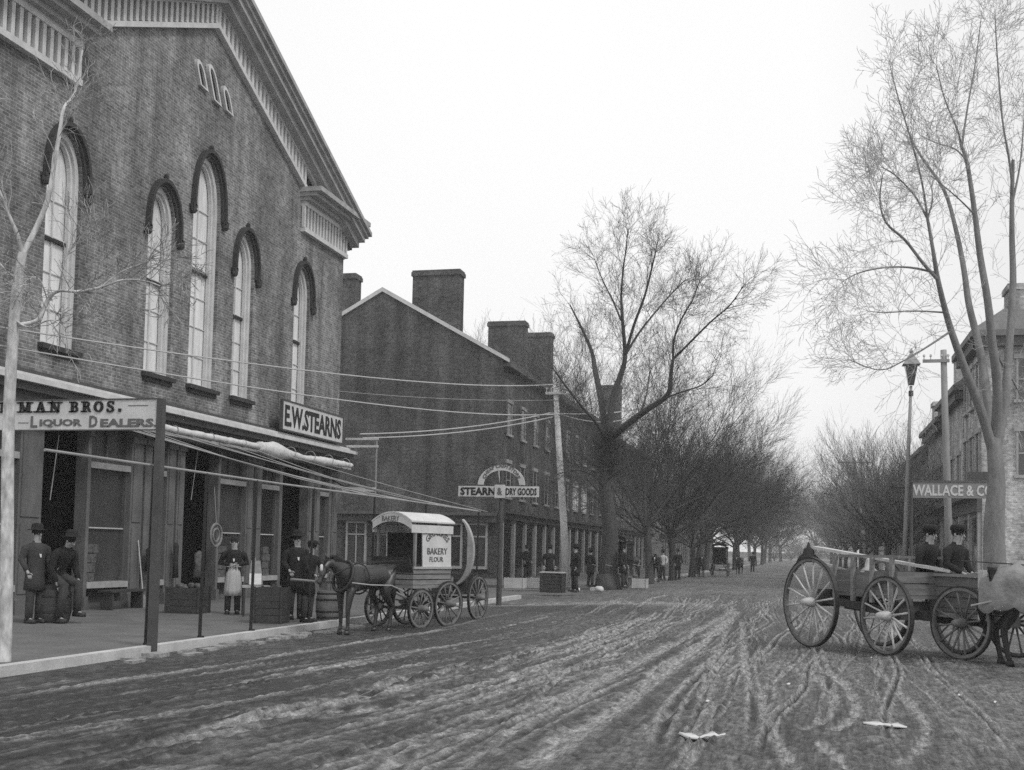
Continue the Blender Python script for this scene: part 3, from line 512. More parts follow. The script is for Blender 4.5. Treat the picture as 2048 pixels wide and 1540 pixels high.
gable_row('brick_house', 'small brick house farthest down the left side of the street', -15.4, 138, 160, 8.2, 11.4, 10, 'brick3', [(4.4,6.0)], 5, True)
gable_row('brick_house', 'brick house behind the trees where the left side meets the haze', -15.4, 164, 200, 7.8, 10.8, 10, 'brick3', [(4.4,6.0)], 7, False)

# right side: buildings face -X, so mirror with a helper
def right_block(name, label, X0, y0, y1, eave, top, m, rows, ncol, chims=(), hip=1.6):
    t = thing(name, label, 'building', (X0, y0, .3)); D = 14
    MB().box(X0, X0+D, y0, y1, .1, eave).build('wall', m, t, True)
    r = MB(); o = .5; r.loft([[(X0-o,y0-o,eave-.1),(X0+D+o,y0-o,eave-.1),(X0+D+o,y1+o,eave-.1),(X0-o,y1+o,eave-.1)],[(X0-o,y0-o,eave+.15),(X0+D+o,y0-o,eave+.15),(X0+D+o,y1+o,eave+.15),(X0-o,y1+o,eave+.15)],[(X0+hip,y0+hip*.5,top),(X0+D-hip,y0+hip*.5,top),(X0+D-hip,y1-hip*.5,top),(X0+hip,y1-hip*.5,top)]])
    ro = r.build('roof', mat('haze_paled_slate', .17, .8, .3, 4), t, True)  # slate lightened on this side to imitate haze
    MB().box(X0-.35, X0-.004, y0-.3, y1+.1, eave-.5, eave-.11).box(X0-.35, X0+D, y0-.35, y0-.004, eave-.5, eave-.11).build('cornice', 'grey', t, True)
    for (xa, xb, ya, yb, zt) in chims: MB().box(xa, xb, ya, yb, eave, zt-.25).box(xa-.08, xb+.08, ya-.08, yb+.08, zt-.25, zt).build('chimney', m, ro).location = -Vector(t.location)
    for z0, z1 in rows:
        for i in range(ncol):
            yc = y0+(y1-y0)*(i+.5)/ncol; f = MB().box(X0-.12, X0-.002, yc-.62, yc+.62, z1, z1+.2).box(X0-.14, X0-.002, yc-.62, yc+.62, z0-.12, z0).box(X0-.08,X0-.002,yc-.5,yc-.4,z0,z1).box(X0-.08,X0-.002,yc+.4,yc+.5,z0,z1)
            fo = f.build('window', 'cream', t, True); MB().box(X0-.03, X0-.002, yc-.4, yc+.4, z0, z1).build('pane', 'glass', fo).location = -Vector(t.location)
        for i in range(4):
            xc = X0+1.8+i*2.8; f = MB().box(xc-.6, xc+.6, y0-.1, y0-.002, z1, z1+.2).box(xc-.6, xc+.6, y0-.13, y0-.002, z0-.12, z0).box(xc-.5,xc-.42,y0-.07,y0-.002,z0,z1).box(xc+.42,xc+.5,y0-.07,y0-.002,z0,z1).box(xc-.42,xc+.42,y0-.06,y0-.002,(z0+z1)/2-.03,(z0+z1)/2+.03)
            fo = f.build('window', 'cream', t, True); MB().box(xc-.42, xc+.42, y0-.03, y0-.002, z0, z1).build('pane', 'glassg', fo).location = -Vector(t.location)
    MB().box(X0-.5, X0-.004, y0, y1, 4.3, 4.5).box(X0-.2, X0-.004, y0, y1, 3.7, 4.3).build('storefront_cornice', 'grey', t, True)
    n = max(2, int((y1-y0)/2.2))
    for i in range(n): a = y0+(y1-y0)*i/n; MB().box(X0-.15, X0-.002, a+.05, a+.4, .3, 3.7).build('pilaster', 'cream', t, True)
    for i in range(n): a = y0+(y1-y0)*i/n; MB().box(X0-.04, X0-.002, a+.5, a+(y1-y0)/n-.1, .8, 3.5).build('shop_pane', 'glass', t, True)
    return t
BR = right_block('corner_block', 'pale grey corner block with a dark hipped roof at the right edge', 7.0, 50.6, 56.2, 11.0, 12.7, 'brickr', [(5.2,7.0),(8.3,10.0)], 3, [(8.1,9.8,50.9,52.3,13.2)])
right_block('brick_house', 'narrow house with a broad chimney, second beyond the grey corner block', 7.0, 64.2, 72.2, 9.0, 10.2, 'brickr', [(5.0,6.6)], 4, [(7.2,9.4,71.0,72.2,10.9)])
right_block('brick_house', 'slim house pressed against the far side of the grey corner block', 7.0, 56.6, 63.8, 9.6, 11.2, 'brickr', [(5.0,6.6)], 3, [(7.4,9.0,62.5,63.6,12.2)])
right_block('frame_house', 'lower pale house third beyond the grey corner block on the right', 7.0, 73, 86, 8.2, 9.6, mat('clapboard', .4, .8, .2), [(4.9,6.4)], 5, [(8,9.4,80,81,10.6)])
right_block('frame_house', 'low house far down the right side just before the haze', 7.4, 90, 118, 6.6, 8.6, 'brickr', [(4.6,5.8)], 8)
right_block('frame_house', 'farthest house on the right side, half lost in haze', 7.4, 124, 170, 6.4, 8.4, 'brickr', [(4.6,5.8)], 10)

# ================================================================== SIGNS, POLES, WIRES
def slab_letters(word, h, w, th):
    """heavy slab-serif capitals built from strokes; returns MB in x,z plane and total width"""
    mb = MB(); x = 0; sp = w*.42; D = .02
    def st(a, b, t): mb.bar((a[0],-.001,a[1]), (b[0],-.001,b[1]), t, D, up=(0,1,0))
    def poly(pts, t):
        for a, b in zip(pts[:-1], pts[1:]): st(a, b, t)
    def serif(cx, z): st((cx-th*1.15, z), (cx+th*1.15, z), th*.42)
    for c in word:
        if c == ' ': x += w*.75; continue
        k = .42*th
        if c == 'L': st((x+th,0),(x+th,h),th); serif(x+th,k/2); serif(x+th,h-k/2); st((x+th,k/2),(x+w,k/2),k); st((x+w-k/2,0),(x+w-k/2,h*.3),k); x += w+sp
        elif c == 'U': st((x+th*.8,h*.25),(x+th*.8,h),th); st((x+w-k,h*.25),(x+w-k,h),k*1.2); serif(x+th*.8,h-k/2); serif(x+w-k,h-k/2); poly([(x+th*.8,h*.3),(x+w*.35,k*.6),(x+w*.7,k*.6),(x+w-k,h*.3)],k*1.6); x += w+sp
        elif c == 'M':
            ww = w*1.25; st((x+k*1.5,0),(x+k*1.5,h),k*1.3); st((x+ww-th*.8,0),(x+ww-th*.8,h),th); st((x+k*1.5,h),(x+ww*.5,h*.1),th*.9); st((x+ww*.5,h*.1),(x+ww-th*.8,h),k*1.3); serif(x+k*1.5,k/2); serif(x+ww-th*.8,k/2); serif(x+k,h-k/2); serif(x+ww-th*.6,h-k/2); x += ww+sp
        elif c == 'A': st((x+k*1.4,0),(x+w*.5,h),k*1.3); st((x+w*.5,h),(x+w-th*.5,0),th); st((x+w*.22,h*.33),(x+w*.75,h*.33),k); serif(x+k*1.3,k/2); serif(x+w-th*.5,k/2); x += w+sp
        elif c == 'N': st((x+k*1.5,0),(x+k*1.5,h),k*1.3); st((x+w-k,0),(x+w-k,h),k*1.3); st((x+k*1.2,h),(x+w-k,0),th); serif(x+k*1.5,k/2); serif(x+k,h-k/2); serif(x+w-k,h-k/2); x += w+sp
        elif c in 'BR':
            st((x+th*.8,0),(x+th*.8,h),th); serif(x+th*.7,k/2); serif(x+th*.7,h-k/2)
            poly([(x+th*.8,h-k/2),(x+w*.62,h-k/2)],k); st((x+w*.74,h*.88),(x+w*.74,h*.62),th*.85); poly([(x+th*.8,h*.52),(x+w*.66,h*.52)],k); poly([(x+w*.6,h-k*.6),(x+w*.74,h*.86)],k*1.2); poly([(x+w*.74,h*.63),(x+w*.6,h*.52)],k*1.2)
            if c == 'B': st((x+w*.8,h*.42),(x+w*.8,h*.12),th*.9); poly([(x+th*.8,k/2),(x+w*.66,k/2),(x+w*.8,h*.14)],k*1.1); poly([(x+w*.62,h*.52),(x+w*.8,h*.4)],k*1.2)
            else: poly([(x+w*.5,h*.5),(x+w*.8,h*.3),(x+w*.8,k)],th*.85); st((x+w*.78,k/2),(x+w*1.02,k/2),k)
            x += w+sp
        elif c == 'O':
            n = 20; P = [(x+w*.5+w*.42*math.cos(2*math.pi*i/n), h*.5+h*.44*math.sin(2*math.pi*i/n)) for i in range(n+1)]
            for i in range(n): t = abs(math.cos(2*math.pi*(i+.5)/n)); st(P[i], P[i+1], k+(th-k)*t)
            x += w+sp
        elif c == 'S':
            P = [(x+w*.82,h*.72),(x+w*.7,h*.92),(x+w*.45,h*.97),(x+w*.2,h*.88),(x+w*.15,h*.7),(x+w*.32,h*.56),(x+w*.62,h*.46),(x+w*.82,h*.3),(x+w*.74,h*.1),(x+w*.48,h*.02),(x+w*.22,h*.08),(x+w*.12,h*.28)]
            for i in range(len(P)-1): st(P[i], P[i+1], th*.85 if i in (4,5,6,7) else k*1.3)
            st((x+w*.82,h*.68),(x+w*.82,h),k); st((x+w*.12,0),(x+w*.12,h*.32),k); x += w+sp
        elif c == '.': st((x,th*.5),(x+th,th*.5),th); x += th*2+sp
    return mb, x-sp
py = 15.5
s1 = thing('hanging_sign', 'long white liquor sign cantilevered across the sidewalk from a stout dark post', 'sign', (-9.5, py, 0))
MB().box(-3.3, .0, -.03, .03, 3.385, 3.86).build('board', 'white', s1)
f = MB().box(-3.3,.0,-.045,-.031,3.375,3.395).box(-3.3,.0,-.045,-.031,3.85,3.87); f.build('moulding', 'trimdark', s1)
sxp = lambda px: ony(px, 830, py).x+9.5
for wd2, pa_, pb_ in (('UL', -38, 27), ('MAN', 40, 122), ('BROS.', 143, 250)):
    mb, tw = slab_letters(wd2, .165, .16, .05); o = mb.build('lettering', 'letter', s1); o.scale = ((sxp(pb_)-sxp(pa_))/tw, 1, 1); o.location = (sxp(pa_), -.036, 3.665)
for wd2, pa_, pb_, hh in (('L',65,78,.18),('IQUOR',83,167,.13),('D',182,198,.18),('EALERS.',204,317,.13)): text_obj(wd2, hh, 'letterg', s1, (sxp(pa_),-.033,3.43), (R(90),0,0), bold=.005, width=sxp(pb_)-sxp(pa_))
MB().box(sxp(258),sxp(298),-.036,-.032,3.755,3.765).box(sxp(40),sxp(60),-.036,-.032,3.5,3.51).build('flourish', 'letterg', s1)
pst = MB().loft([[(x*.056,y*.056,z) for x,y in ((-1,-1),(1,-1),(1,1),(-1,1))] for z in (-.1, 3.2)]).loft([[(x*.05,y*.05,z) for x,y in ((-1,-1),(1,-1),(1,1),(-1,1))] for z in (3.2, 3.86)])
pst.build('post', 'trimdark', s1)
# arched sign on its post at the street corner
s2 = thing('arched_sign', 'dry goods sign with white arch over two boards on a dark corner post', 'sign', (-8.95, 33.6, .08))
MB().tube([(0,0,-.1),(0,0,3.3),(0,0,3.95)], [.085,.07,.06], 10).build('post', 'trimdark', s2)
MB().box(-1.35,-.13,-.04,.0,3.2,3.52).build('board', 'white', s2); MB().box(.1,1.17,-.04,.0,3.2,3.52).build('board', 'white', s2); MB().box(-.18,.14,-.13,-.09,3.16,3.56).build('badge', 'white', s2)
text_obj('STEARN', .24, 'letter', s2, (-1.28,-.046,3.24), (R(90),0,0), bold=.008, width=1.1); text_obj('DRY GOODS', .22, 'letter', s2, (.15,-.046,3.25), (R(90),0,0), bold=.006, width=.96); text_obj('&', .22, 'letterg', s2, (-.1,-.136,3.25), (R(90),0,0), bold=.005, width=.16)
a_ = MB(); n = 18; A = [(.74*math.cos(math.pi*i/n), .60*math.sin(math.pi*i/n)) for i in range(n+1)]; B = [(.56*math.cos(math.pi*i/n), .44*math.sin(math.pi*i/n)) for i in range(n+1)]
for i in range(n): a_.prism([(A[i][0],-.04,3.56+A[i][1]),(A[i+1][0],-.04,3.56+A[i+1][1]),(B[i+1][0],-.04,3.56+B[i+1][1]),(B[i][0],-.04,3.56+B[i][1])], (0,.04,0))
ar = a_.build('arch_board', 'white', s2); MB().bar((-.02,-.02,3.5),(-.1,-.02,4.08),.05,.03).build('spoke', 'white', s2)
text_obj('CHEAP CASH STORE', .11, 'letterg', s2, (0,-.046,3.56), (R(90),0,0), bold=.003, width=1.3, arc=.53)
# sign across the right sidewalk
s3 = thing('hanging_sign', 'grey board with white letters WALLACE & CO across the right sidewalk', 'sign', (ony(1822,1000,46).x, 46, .2))
MB().box(0,3.0,-.03,.03,3.8,4.4).build('board', mat('faded_board', .24, .9, .2), s3); MB().tube([(0,0,-.1),(.03,0,4.9)], [.07,.05], 8).build('post', 'bark', s3); MB().box(0,3.0,-.06,.06,4.4,4.46).build('cap', 'grey', s3); MB().box(2.0,3.0,-.03,.03,4.47,4.8).build('crest', 'trimdark', s3)
text_obj('WALLACE & CO', .42, 'white', s3, (.06,-.04,3.88), (R(90),0,0), bold=.012, width=2.85)
# small dark shop signs on the hall side
s4 = thing('bracket_sign', 'small white sign board on a bracket at the far end of the storefront', 'sign', (XF+.9, 36.6, 3.6))
MB().box(-.5,.7,-.03,.03,-.05,.09).build('board', 'white', s4); MB().bar((-.9,0,.35),(-.3,0,.05),.04).build('bracket', 'black', s4)
# lantern post on the right
def lean_post(name, label, cat, base, top, r0, r1, m, n=10):
    t = thing(name, label, cat, base); d = Vector(top)-Vector(base); MB().tube([(0,0,-.2),d*.33+Vector((.02,0,0)),d*.66,d],[r0,r0*.9+r1*.1,(r0+r1)/2,r1],n).build('pole', m, t, smooth=True); return t, d
lb, lt = Vector((4.75, 60, .3)), ony(1822, 772, 60); lb.x = ony(1806,1110,60).x
lp, d = lean_post('street_lamp', 'tall street lamp with a peaked glass lantern beyond the carts', 'street lamp', lb, lt, .12, .07, mat('haze_paled_iron', .3, .6, .2))  # iron coloured pale as if seen through haze
MB().tube([d-Vector((0,0,.5)), d-Vector((0,0,.25))], [.12,.12], 10).build('collar', 'black', lp)
l_ = MB().loft([[d+Vector((w*x,w*y,z)) for x,y in ((-1,-1),(1,-1),(1,1),(-1,1))] for w,z in ((.14,.05),(.3,1.05))]); l_.build('lantern', 'glassg', lp)
MB().loft([[d+Vector((w*x,w*y,z)) for x,y in ((-1,-1),(1,-1),(1,1),(-1,1))] for w,z in ((.42,1.05),(.36,1.15),(.06,1.65),(.09,1.72),(.02,1.9))]).build('lantern_roof', mat('haze_paled_iron', .2), lp)
MB().bar(d*.5+Vector((-.7,0,-.1)), d*.5+Vector((.4,0,-.1)), .06).build('ladder_bar', 'black', lp)
# telegraph poles
def tel_pole(label, base, top, r0, r1, m, arms, group='telegraph poles'):
    t, d = lean_post('telegraph_pole', label, 'utility pole', base, top, r0, r1, m); t['group'] = group
    for (zo, w, dx) in arms:
        c = d*(1-zo/d.length)+Vector((dx,-.12,0)); a = MB().bar(c-Vector((w/2,0,0)), c+Vector((w/2,0,0)), .1, .12); ao = a.build('crossarm', m, t)
        for k in (-.45,-.2,.2,.45): q = c+Vector((w*k,0,.06)); MB().tube([q,q+Vector((0,0,.1)),q+Vector((0,0,.12)),q+Vector((0,0,.2))],[.02,.02,.05,.04],8).build('insulator', 'tin', ao)
    return t
tb = Vector((ony(1134,1165,51).x, 51, .12)); tt = ony(1111, 776, 51)
tel_pole('pale leaning telegraph pole on the corner before the brick row', tb, tt, .17, .11, mat('whitewashed_pole', .62, .85, .2, 6), [(.25,.9,0)])
tb2 = Vector((ony(1899,1110,48).x, 48, .3)); tt2 = ony(1887, 700, 48)
tel_pole('thick dark telegraph pole with a broken crossarm beside the grey corner block', tb2, tt2, .15, .12, mat('haze_paled_pole', .26, .9, .3, 3, stretch=(1,1,.2)), [(.45,1.0,-.3)])  # pole colour lightened in place of haze
tb3 = Vector((ony(1735,1110,95).x, 95, .3)); tel_pole('distant thin pole among the hazy right trees', tb3, ony(1708, 915, 95), .15, .1, 'barkpale', [(.4,2.6,0)])
# wires
def wire(pts, sag, label, r=.012, m='wire'):
    P = []
    for a, b in zip(pts[:-1], pts[1:]):
        a, b = Vector(a), Vector(b)
        for i in range(17):
            t = i/16; P.append(a.lerp(b, t)-Vector((0,0,sag*4*t*(1-t))))
    # wire runs are thicker where they are far off so that they stay one cable in the picture
    tag(MB().tube(P, [r*(1+.035*max(0, p.y-12)) for p in P], 5).build('wire', m), label, 'wire', 'telegraph wires')
wire([onx(-40,648,-10.4), ony(1118,768,51)], .35, 'uppermost telegraph wire from the sapling to the leaning pole')
wire([onx(-40,684,-10.2), ony(1120,828,51), ony(1275,832,62)], .35, 'telegraph wire second from the top, ending beyond the leaning pole')
wire([onx(720,868,XF+.6), ony(1100,826,51), ony(1290,815,80)], .2, 'upper of two wires rising from the far end of the storefront to the leaning pole')
wire([onx(725,876,XF+.6), ony(1105,834,51)], .2, 'lower of two wires rising from the far end of the storefront to the leaning pole')
wire([ony(560,770,37.5), ony(1118,800,51)], .2, 'faint wire crossing the gable end between the two bright wires', r=.007, m='rope')
# hall service bracket
b_ = thing('wire_bracket', 'white double bracket holding the wires at the corner of the hall', 'bracket', (XF+.35, HY1+.1, 5.3))
MB().bar((-.1,0,.1),(1.1,0,.1),.07).build('upper_arm', 'white', b_); MB().bar((-.1,0,-.16),(1.1,0,-.16),.08).build('lower_arm', 'white', b_); MB().bar((1.05,0,-2.2),(1.05,0,.1),.04).build('stay', 'rope', b_)

# ================================================================== PEOPLE
def finger_set(mb, hand, d, side, s=1.0):
    """four unequal bent fingers and a thumb growing from a palm; d = pointing direction"""
    hand = Vector(hand); d = Vector(d).normalized(); a = d.cross(Vector((1,0,.2))).normalized() if abs(d.x) < .9 else Vector((0,1,0)); cdir = d.cross(a).normalized()
    for i, ln in enumerate((.068,.078,.073,.058)):
        p = hand+a*(-.03+.02*i)*s; q = p+d*ln*.55*s+cdir*.008; r = q+(d*.8+cdir*.5).normalized()*ln*.5*s
        mb.tube([p,q,r],[.0095*s,.0085*s,.0065*s],6)
    p = hand-a*.035*s-d*.04*s; mb.tube([p,p-a*.025*s+d*.02*s,p-a*.03*s+d*.055*s],[.012*s,.010*s,.008*s],6)
def person(label, loc, rz, h=1.72, lean=0.0, arms=None, legs=None, sit=None, coat='coat', trou='trou', shirt=None, apron=False, hat=True, skirt=True, group=None, twist=0):
    """faces local +X. returns the root Empty; body is one continuous skinned mesh, clothes are children"""
    t = thing('person', label, 'person', loc, rz, group); s = h/1.72; zb = -.9+sit if sit else 0
    ca, sa = math.cos(lean), math.sin(lean)
    def T(x, y, z):                                  # lean the upper body forward about the pelvis
        x2, z2 = x, z-.93; return (s*(x2*ca+z2*sa), s*y, s*(.93-x2*sa+z2*ca)+zb*1.0)
    P = {'pelvis':T(0,0,.95),'waist':T(0,0,1.1),'chest':T(.005,0,1.3),'neck':T(0,0,1.46),'jaw':T(.03,0,1.555),'skull':T(.012,0,1.65)}
    arms = arms or [((-.03,.27,1.16),(.1,.24,.93)),((-.03,-.27,1.16),(.1,-.24,.93))]
    legs = legs or [((.03,.10,.50),(-.02,.11,.09)),((.03,-.10,.50),(.02,-.11,.09))]
    J = [P['pelvis']+(.13*s,.15*s),P['waist']+(.105*s,.14*s),P['chest']+(.115*s,.17*s),P['neck']+(.055*s,.055*s),P['jaw']+(.068*s,.06*s),P['skull']+(.095*s,.08*s)]
    E_ = [(0,1),(1,2),(2,3),(3,4),(4,5)]; ex = MB(); hands = []
    for sg, (el, wr) in zip((1,-1), arms):
        sh = T(0,sg*.19,1.40); el = T(*el) ; wr = T(*wr); i = len(J); d = (Vector(wr)-Vector(el)).normalized(); hd = tuple(Vector(wr)+d*.07*s)
        J += [sh+(.055*s,),el+(.042*s,),wr+(.027*s,),hd+(.034*s,)]; E_ += [(2,i),(i,i+1),(i+1,i+2),(i+2,i+3)]; finger_set(ex, Vector(wr)+d*.09*s, d, sg, s); hands.append((sh, el, wr))
    feet = []
    for sg, (kn, an) in zip((1,-1), legs):
        hp = (0, sg*.09*s, .90*s+zb); f_ = lambda q: (q[0]*s, q[1]*s, q[2]*s+(zb if not sit else 0)); i = len(J); kn, an = f_(kn), f_(an)
        toe = (an[0]+.15*s, an[1], an[2]-.05*s)
        J += [hp+(.085*s,),kn+(.055*s,),an+(.038*s,),toe+(.032*s,)]; E_ += [(0,i),(i,i+1),(i+1,i+2),(i+2,i+3)]; feet.append((hp, kn, an, toe))
    hc = Vector(P['skull']); up = (Vector(P['skull'])-Vector(P['jaw'])).normalized(); fw = Vector((ca,0,-sa))
    ex.tube([hc+fw*.09*s-up*.01, hc+fw*.115*s-up*.045*s, hc+fw*.085*s-up*.055*s],[.008*s,.014*s,.012*s],6)          # nose
    ex.tube([hc+fw*.086*s-up*.085*s+Vector((0,-.022*s,0)), hc+fw*.09*s-up*.085*s+Vector((0,.022*s,0))],.006*s,5)      # lips
    for sg in (-1,1): ex.blob(hc+Vector((0,sg*.083*s,-.03*s)),(.02*s,.01*s,.03*s),1,5,7,0); ex.blob(hc+fw*.082*s+Vector((0,sg*.032*s,-.012*s)),(.01*s,.013*s,.009*s),1,5,6,0)
    skin('body', 'skin', J, E_, t, 1, 0, ex)
    # coat or shirt with sleeves, trousers
    cm = MB(); rg = []
    prof = [(.86,.145,.185,0),(.95,.15,.182,.0),(1.10,.128,.162,0),(1.22,.135,.178,0),(1.33,.142,.2,0),(1.40,.125,.205,0),(1.445,.095,.15,0),(1.475,.068,.082,0),(1.505,.062,.066,0)]
    if skirt and not sit: prof = [(.60,.175,.20,0),(.75,.165,.195,0)]+prof
    for z, rx, ry, _ in prof:
        c_ = Vector(T(0,0,z)) if z > .93 else Vector((0,0,z*s+zb)); fx = Vector((ca,0,-sa)) if z > .93 else Vector((1,0,0))
        rg.append([c_+fx*rx*s*math.cos(a)+Vector((0,ry*s*math.sin(a),0)) for a in np.linspace(0,2*math.pi,17)[:-1]])
    cm.loft(rg)
    for (sh, el, wr), sg in zip(hands, (1,-1)):
        sh2 = Vector(sh)+Vector((0,-sg*.045*s,-.005)); w2_ = Vector(wr)-(Vector(wr)-Vector(el))*.06; cm.tube([sh2, Vector(sh)*.8+Vector(el)*.2+Vector((0,sg*.012,0)), Vector(sh).lerp(Vector(el),.6), el, Vector(el).lerp(w2_,.5), w2_],[.062*s,.074*s,.062*s,.06*s,.052*s,.045*s],10)
    cm.build('coat' if coat in ('coat','trou') else 'shirt', coat, t, smooth=True)
    tm = MB()
    for (hp, kn, an, toe), sg in zip(feet, (1,-1)):
        tm.tube([Vector(hp)+Vector((0,-sg*.015,.03*s)), Vector(hp).lerp(Vector(kn),.35), kn, Vector(kn).lerp(Vector(an),.5), Vector(an)+Vector((0,0,-.02*s))],[.105*s,.10*s,.078*s,.072*s,.068*s],10)
    tm.build('trousers', trou, t, smooth=True)
    for hp, kn, an, toe in feet:
        a = Vector(an); MB().loft([[a+Vector((x,y*w,z)) for x,y in ((-.07,-1),(.02,-1.1),(.12,-1.15),(.2,-.7),(.2,.7),(.12,1.15),(.02,1.1),(-.07,1))] for w,z in ((.05*s,-.085*s),(.048*s,-.05*s),(.038*s,-.01*s))]).build('shoe', 'leather', t, smooth=True)
    if shirt: q = Vector(P['chest']); n_ = Vector(P['neck']); MB().loft([[q+fw*.148*s+Vector((0,w,-.1)) for w in (-.012,.012)]+[q+fw*.152*s+Vector((0,w,-.1)) for w in (.012,-.012)],[n_+fw*.075*s+Vector((0,w,-.02)) for w in (-.05,.05)]+[n_+fw*.08*s+Vector((0,w,-.02)) for w in (.05,-.05)]]).build('shirt_front', 'shirt', t)
    if apron:
        rg = []
        for z, w, x in ((1.08,.13,.14),(.95,.17,.175),(.75,.19,.19),(.55,.2,.2),(.42,.21,.21)): rg.append([(s*(x*math.cos(a)+(.01*math.sin(a*14))), s*(w*math.sin(a)), s*z+zb) for a in np.linspace(-1.5,1.5,19)]+[(s*((x-.015)*math.cos(a)), s*((w-.01)*math.sin(a)), s*z+zb) for a in np.linspace(1.5,-1.5,19)])
        MB().loft(rg).build('apron', 'apron', t, smooth=True); MB().tube([(s*.145*math.cos(a),s*.17*math.sin(a),s*1.08+zb) for a in np.linspace(0,2*math.pi,20)],.012,5).build('apron_string', 'apron', t)
    hh = MB().blob(hc-fw*.016*s+up*.024*s,(.1*s,.086*s,.1*s),3,8,12,.03).build('hair', 'hair', t, smooth=True)
    if hat:
        c = hc+up*.055*s; k = MB()
        prof = ((.17,-.005),(.165,.008),(.105,.012),(.1,.07),(.085,.115),(.03,.13)) if hat is True else ((.115,-.01),(.118,.03),(.1,.07),(.03,.085))
        k.loft([[c+Vector((r*s*math.cos(a)*1.08, r*s*math.sin(a), z*s)) for a in np.linspace(0,2*math.pi,15)[:-1]] for r, z in prof])
        if hat == 'cap': k.prism([c+Vector((.09*s,-.07*s,0)),c+Vector((.17*s,-.04*s,-.015)),c+Vector((.17*s,.04*s,-.015)),c+Vector((.09*s,.07*s,0))],(0,0,.01))
        k.build('hat', 'coat', t, smooth=True)
    return t
FV = lambda x, y: math.atan2(y, x)
# nearest: hunched man perched on an upturned barrel, leaning towards the street
pb = onz(128, 1246, .12)
bar = lambda name, label, loc, r=.3, h=.8, m='wooddark', group=None: _barrel(name, label, loc, r, h, m, group)
def _barrel(name, label, loc, r, h, m, group):
    t = thing(name, label, 'barrel', loc, 0, group); MB().loft([[(q*math.cos(a), q*math.sin(a), z) for a in np.linspace(0,2*math.pi,23)[:-1]] for q, z in ((r*.84,0),(r*.95,h*.2),(r,h*.5),(r*.95,h*.8),(r*.84,h),(r*.78,h),(r*.78,h-.03))]).build('staves', m, t, smooth=False)
    for z in (.1,.3,.7,.9): MB().ring((0,0,0), 0, .01, 'y', 4, 4) if False else MB().loft([[(q*math.cos(a), q*math.sin(a), zz) for a in np.linspace(0,2*math.pi,23)[:-1]] for q, zz in ((r*(.865+.16*math.sin(math.pi*z)),h*z-.02),(r*(.865+.16*math.sin(math.pi*z)),h*z+.02))]).build('hoop', 'tyre', t)
    return t
bar('barrel', 'barrel under the hunched man beside the sapling', (pb.x-.28, pb.y+.05, .12), .33, .72)
person('hunched man in a dark coat sitting forward on a barrel near the sapling', (pb.x-.28, pb.y+.05, .12), R(-12), 1.85, lean=.5, sit=.80,
   arms=[((.12,.27,1.15),(.33,.22,1.02)),((.12,-.27,1.12),(.30,-.2,.95))], legs=[((.42,.15,.68),(.40,.16,.2)),((.40,-.14,.66),(.30,-.15,.1))], hat=True)
pb2 = onz(66, 1248, .12); person('dark clothed man standing upright behind the sapling trunk', (pb2.x-.15, pb2.y+.2, .12), R(-20), 1.76, arms=[((-.02,.27,1.16),(.12,.2,1.05)),((-.03,-.27,1.16),(.12,-.24,.95))], shirt=True, coat='trou')
pa = onz(464, 1228, .12); person('shopman in a long pale apron standing by the storefront pillar', (pa.x, pa.y, .12), R(-62), 1.68, arms=[((-.06,.30,1.16),(.13,.05,1.13)),((-.06,-.30,1.16),(.13,-.03,1.12))], shirt=True, apron=True, hat=False, skirt=False)
pm = onz(586, 1240, .12); person('man in dark coat and hat on the kerb facing the horse', (pm.x-.1, pm.y+.3, .12), R(-50), 1.78, arms=[((.05,.27,1.18),(.28,.16,1.12)),((.02,-.27,1.16),(.2,-.2,1.0))], shirt=True)
pn = onz(612, 1244, .12); person('shorter stooping man holding the harnessed horse by its bridle', (pn.x, pn.y, .12), R(-15), 1.62, lean=.16, arms=[((.14,.25,1.2),(.36,.15,1.2)),((.14,-.25,1.16),(.33,-.18,1.08))], hat='cap')
pd = onz(1036, 1152, .12); person('man standing in the dark doorway of the brick row', (-15.2, 62.9, .12), R(-40), 1.75)
pp = person('man in a dark suit beside the trunk of the big elm', (onz(1098,1178,.12).x, onz(1098,1178,.12).y, .12), R(-70), 1.72)
pq = person('man with a pale shirt walking near the far carriages', (onz(1325,1160,.12).x, onz(1325,1160,.12).y, .1), R(-110), 1.7, coat='shirt', skirt=False)

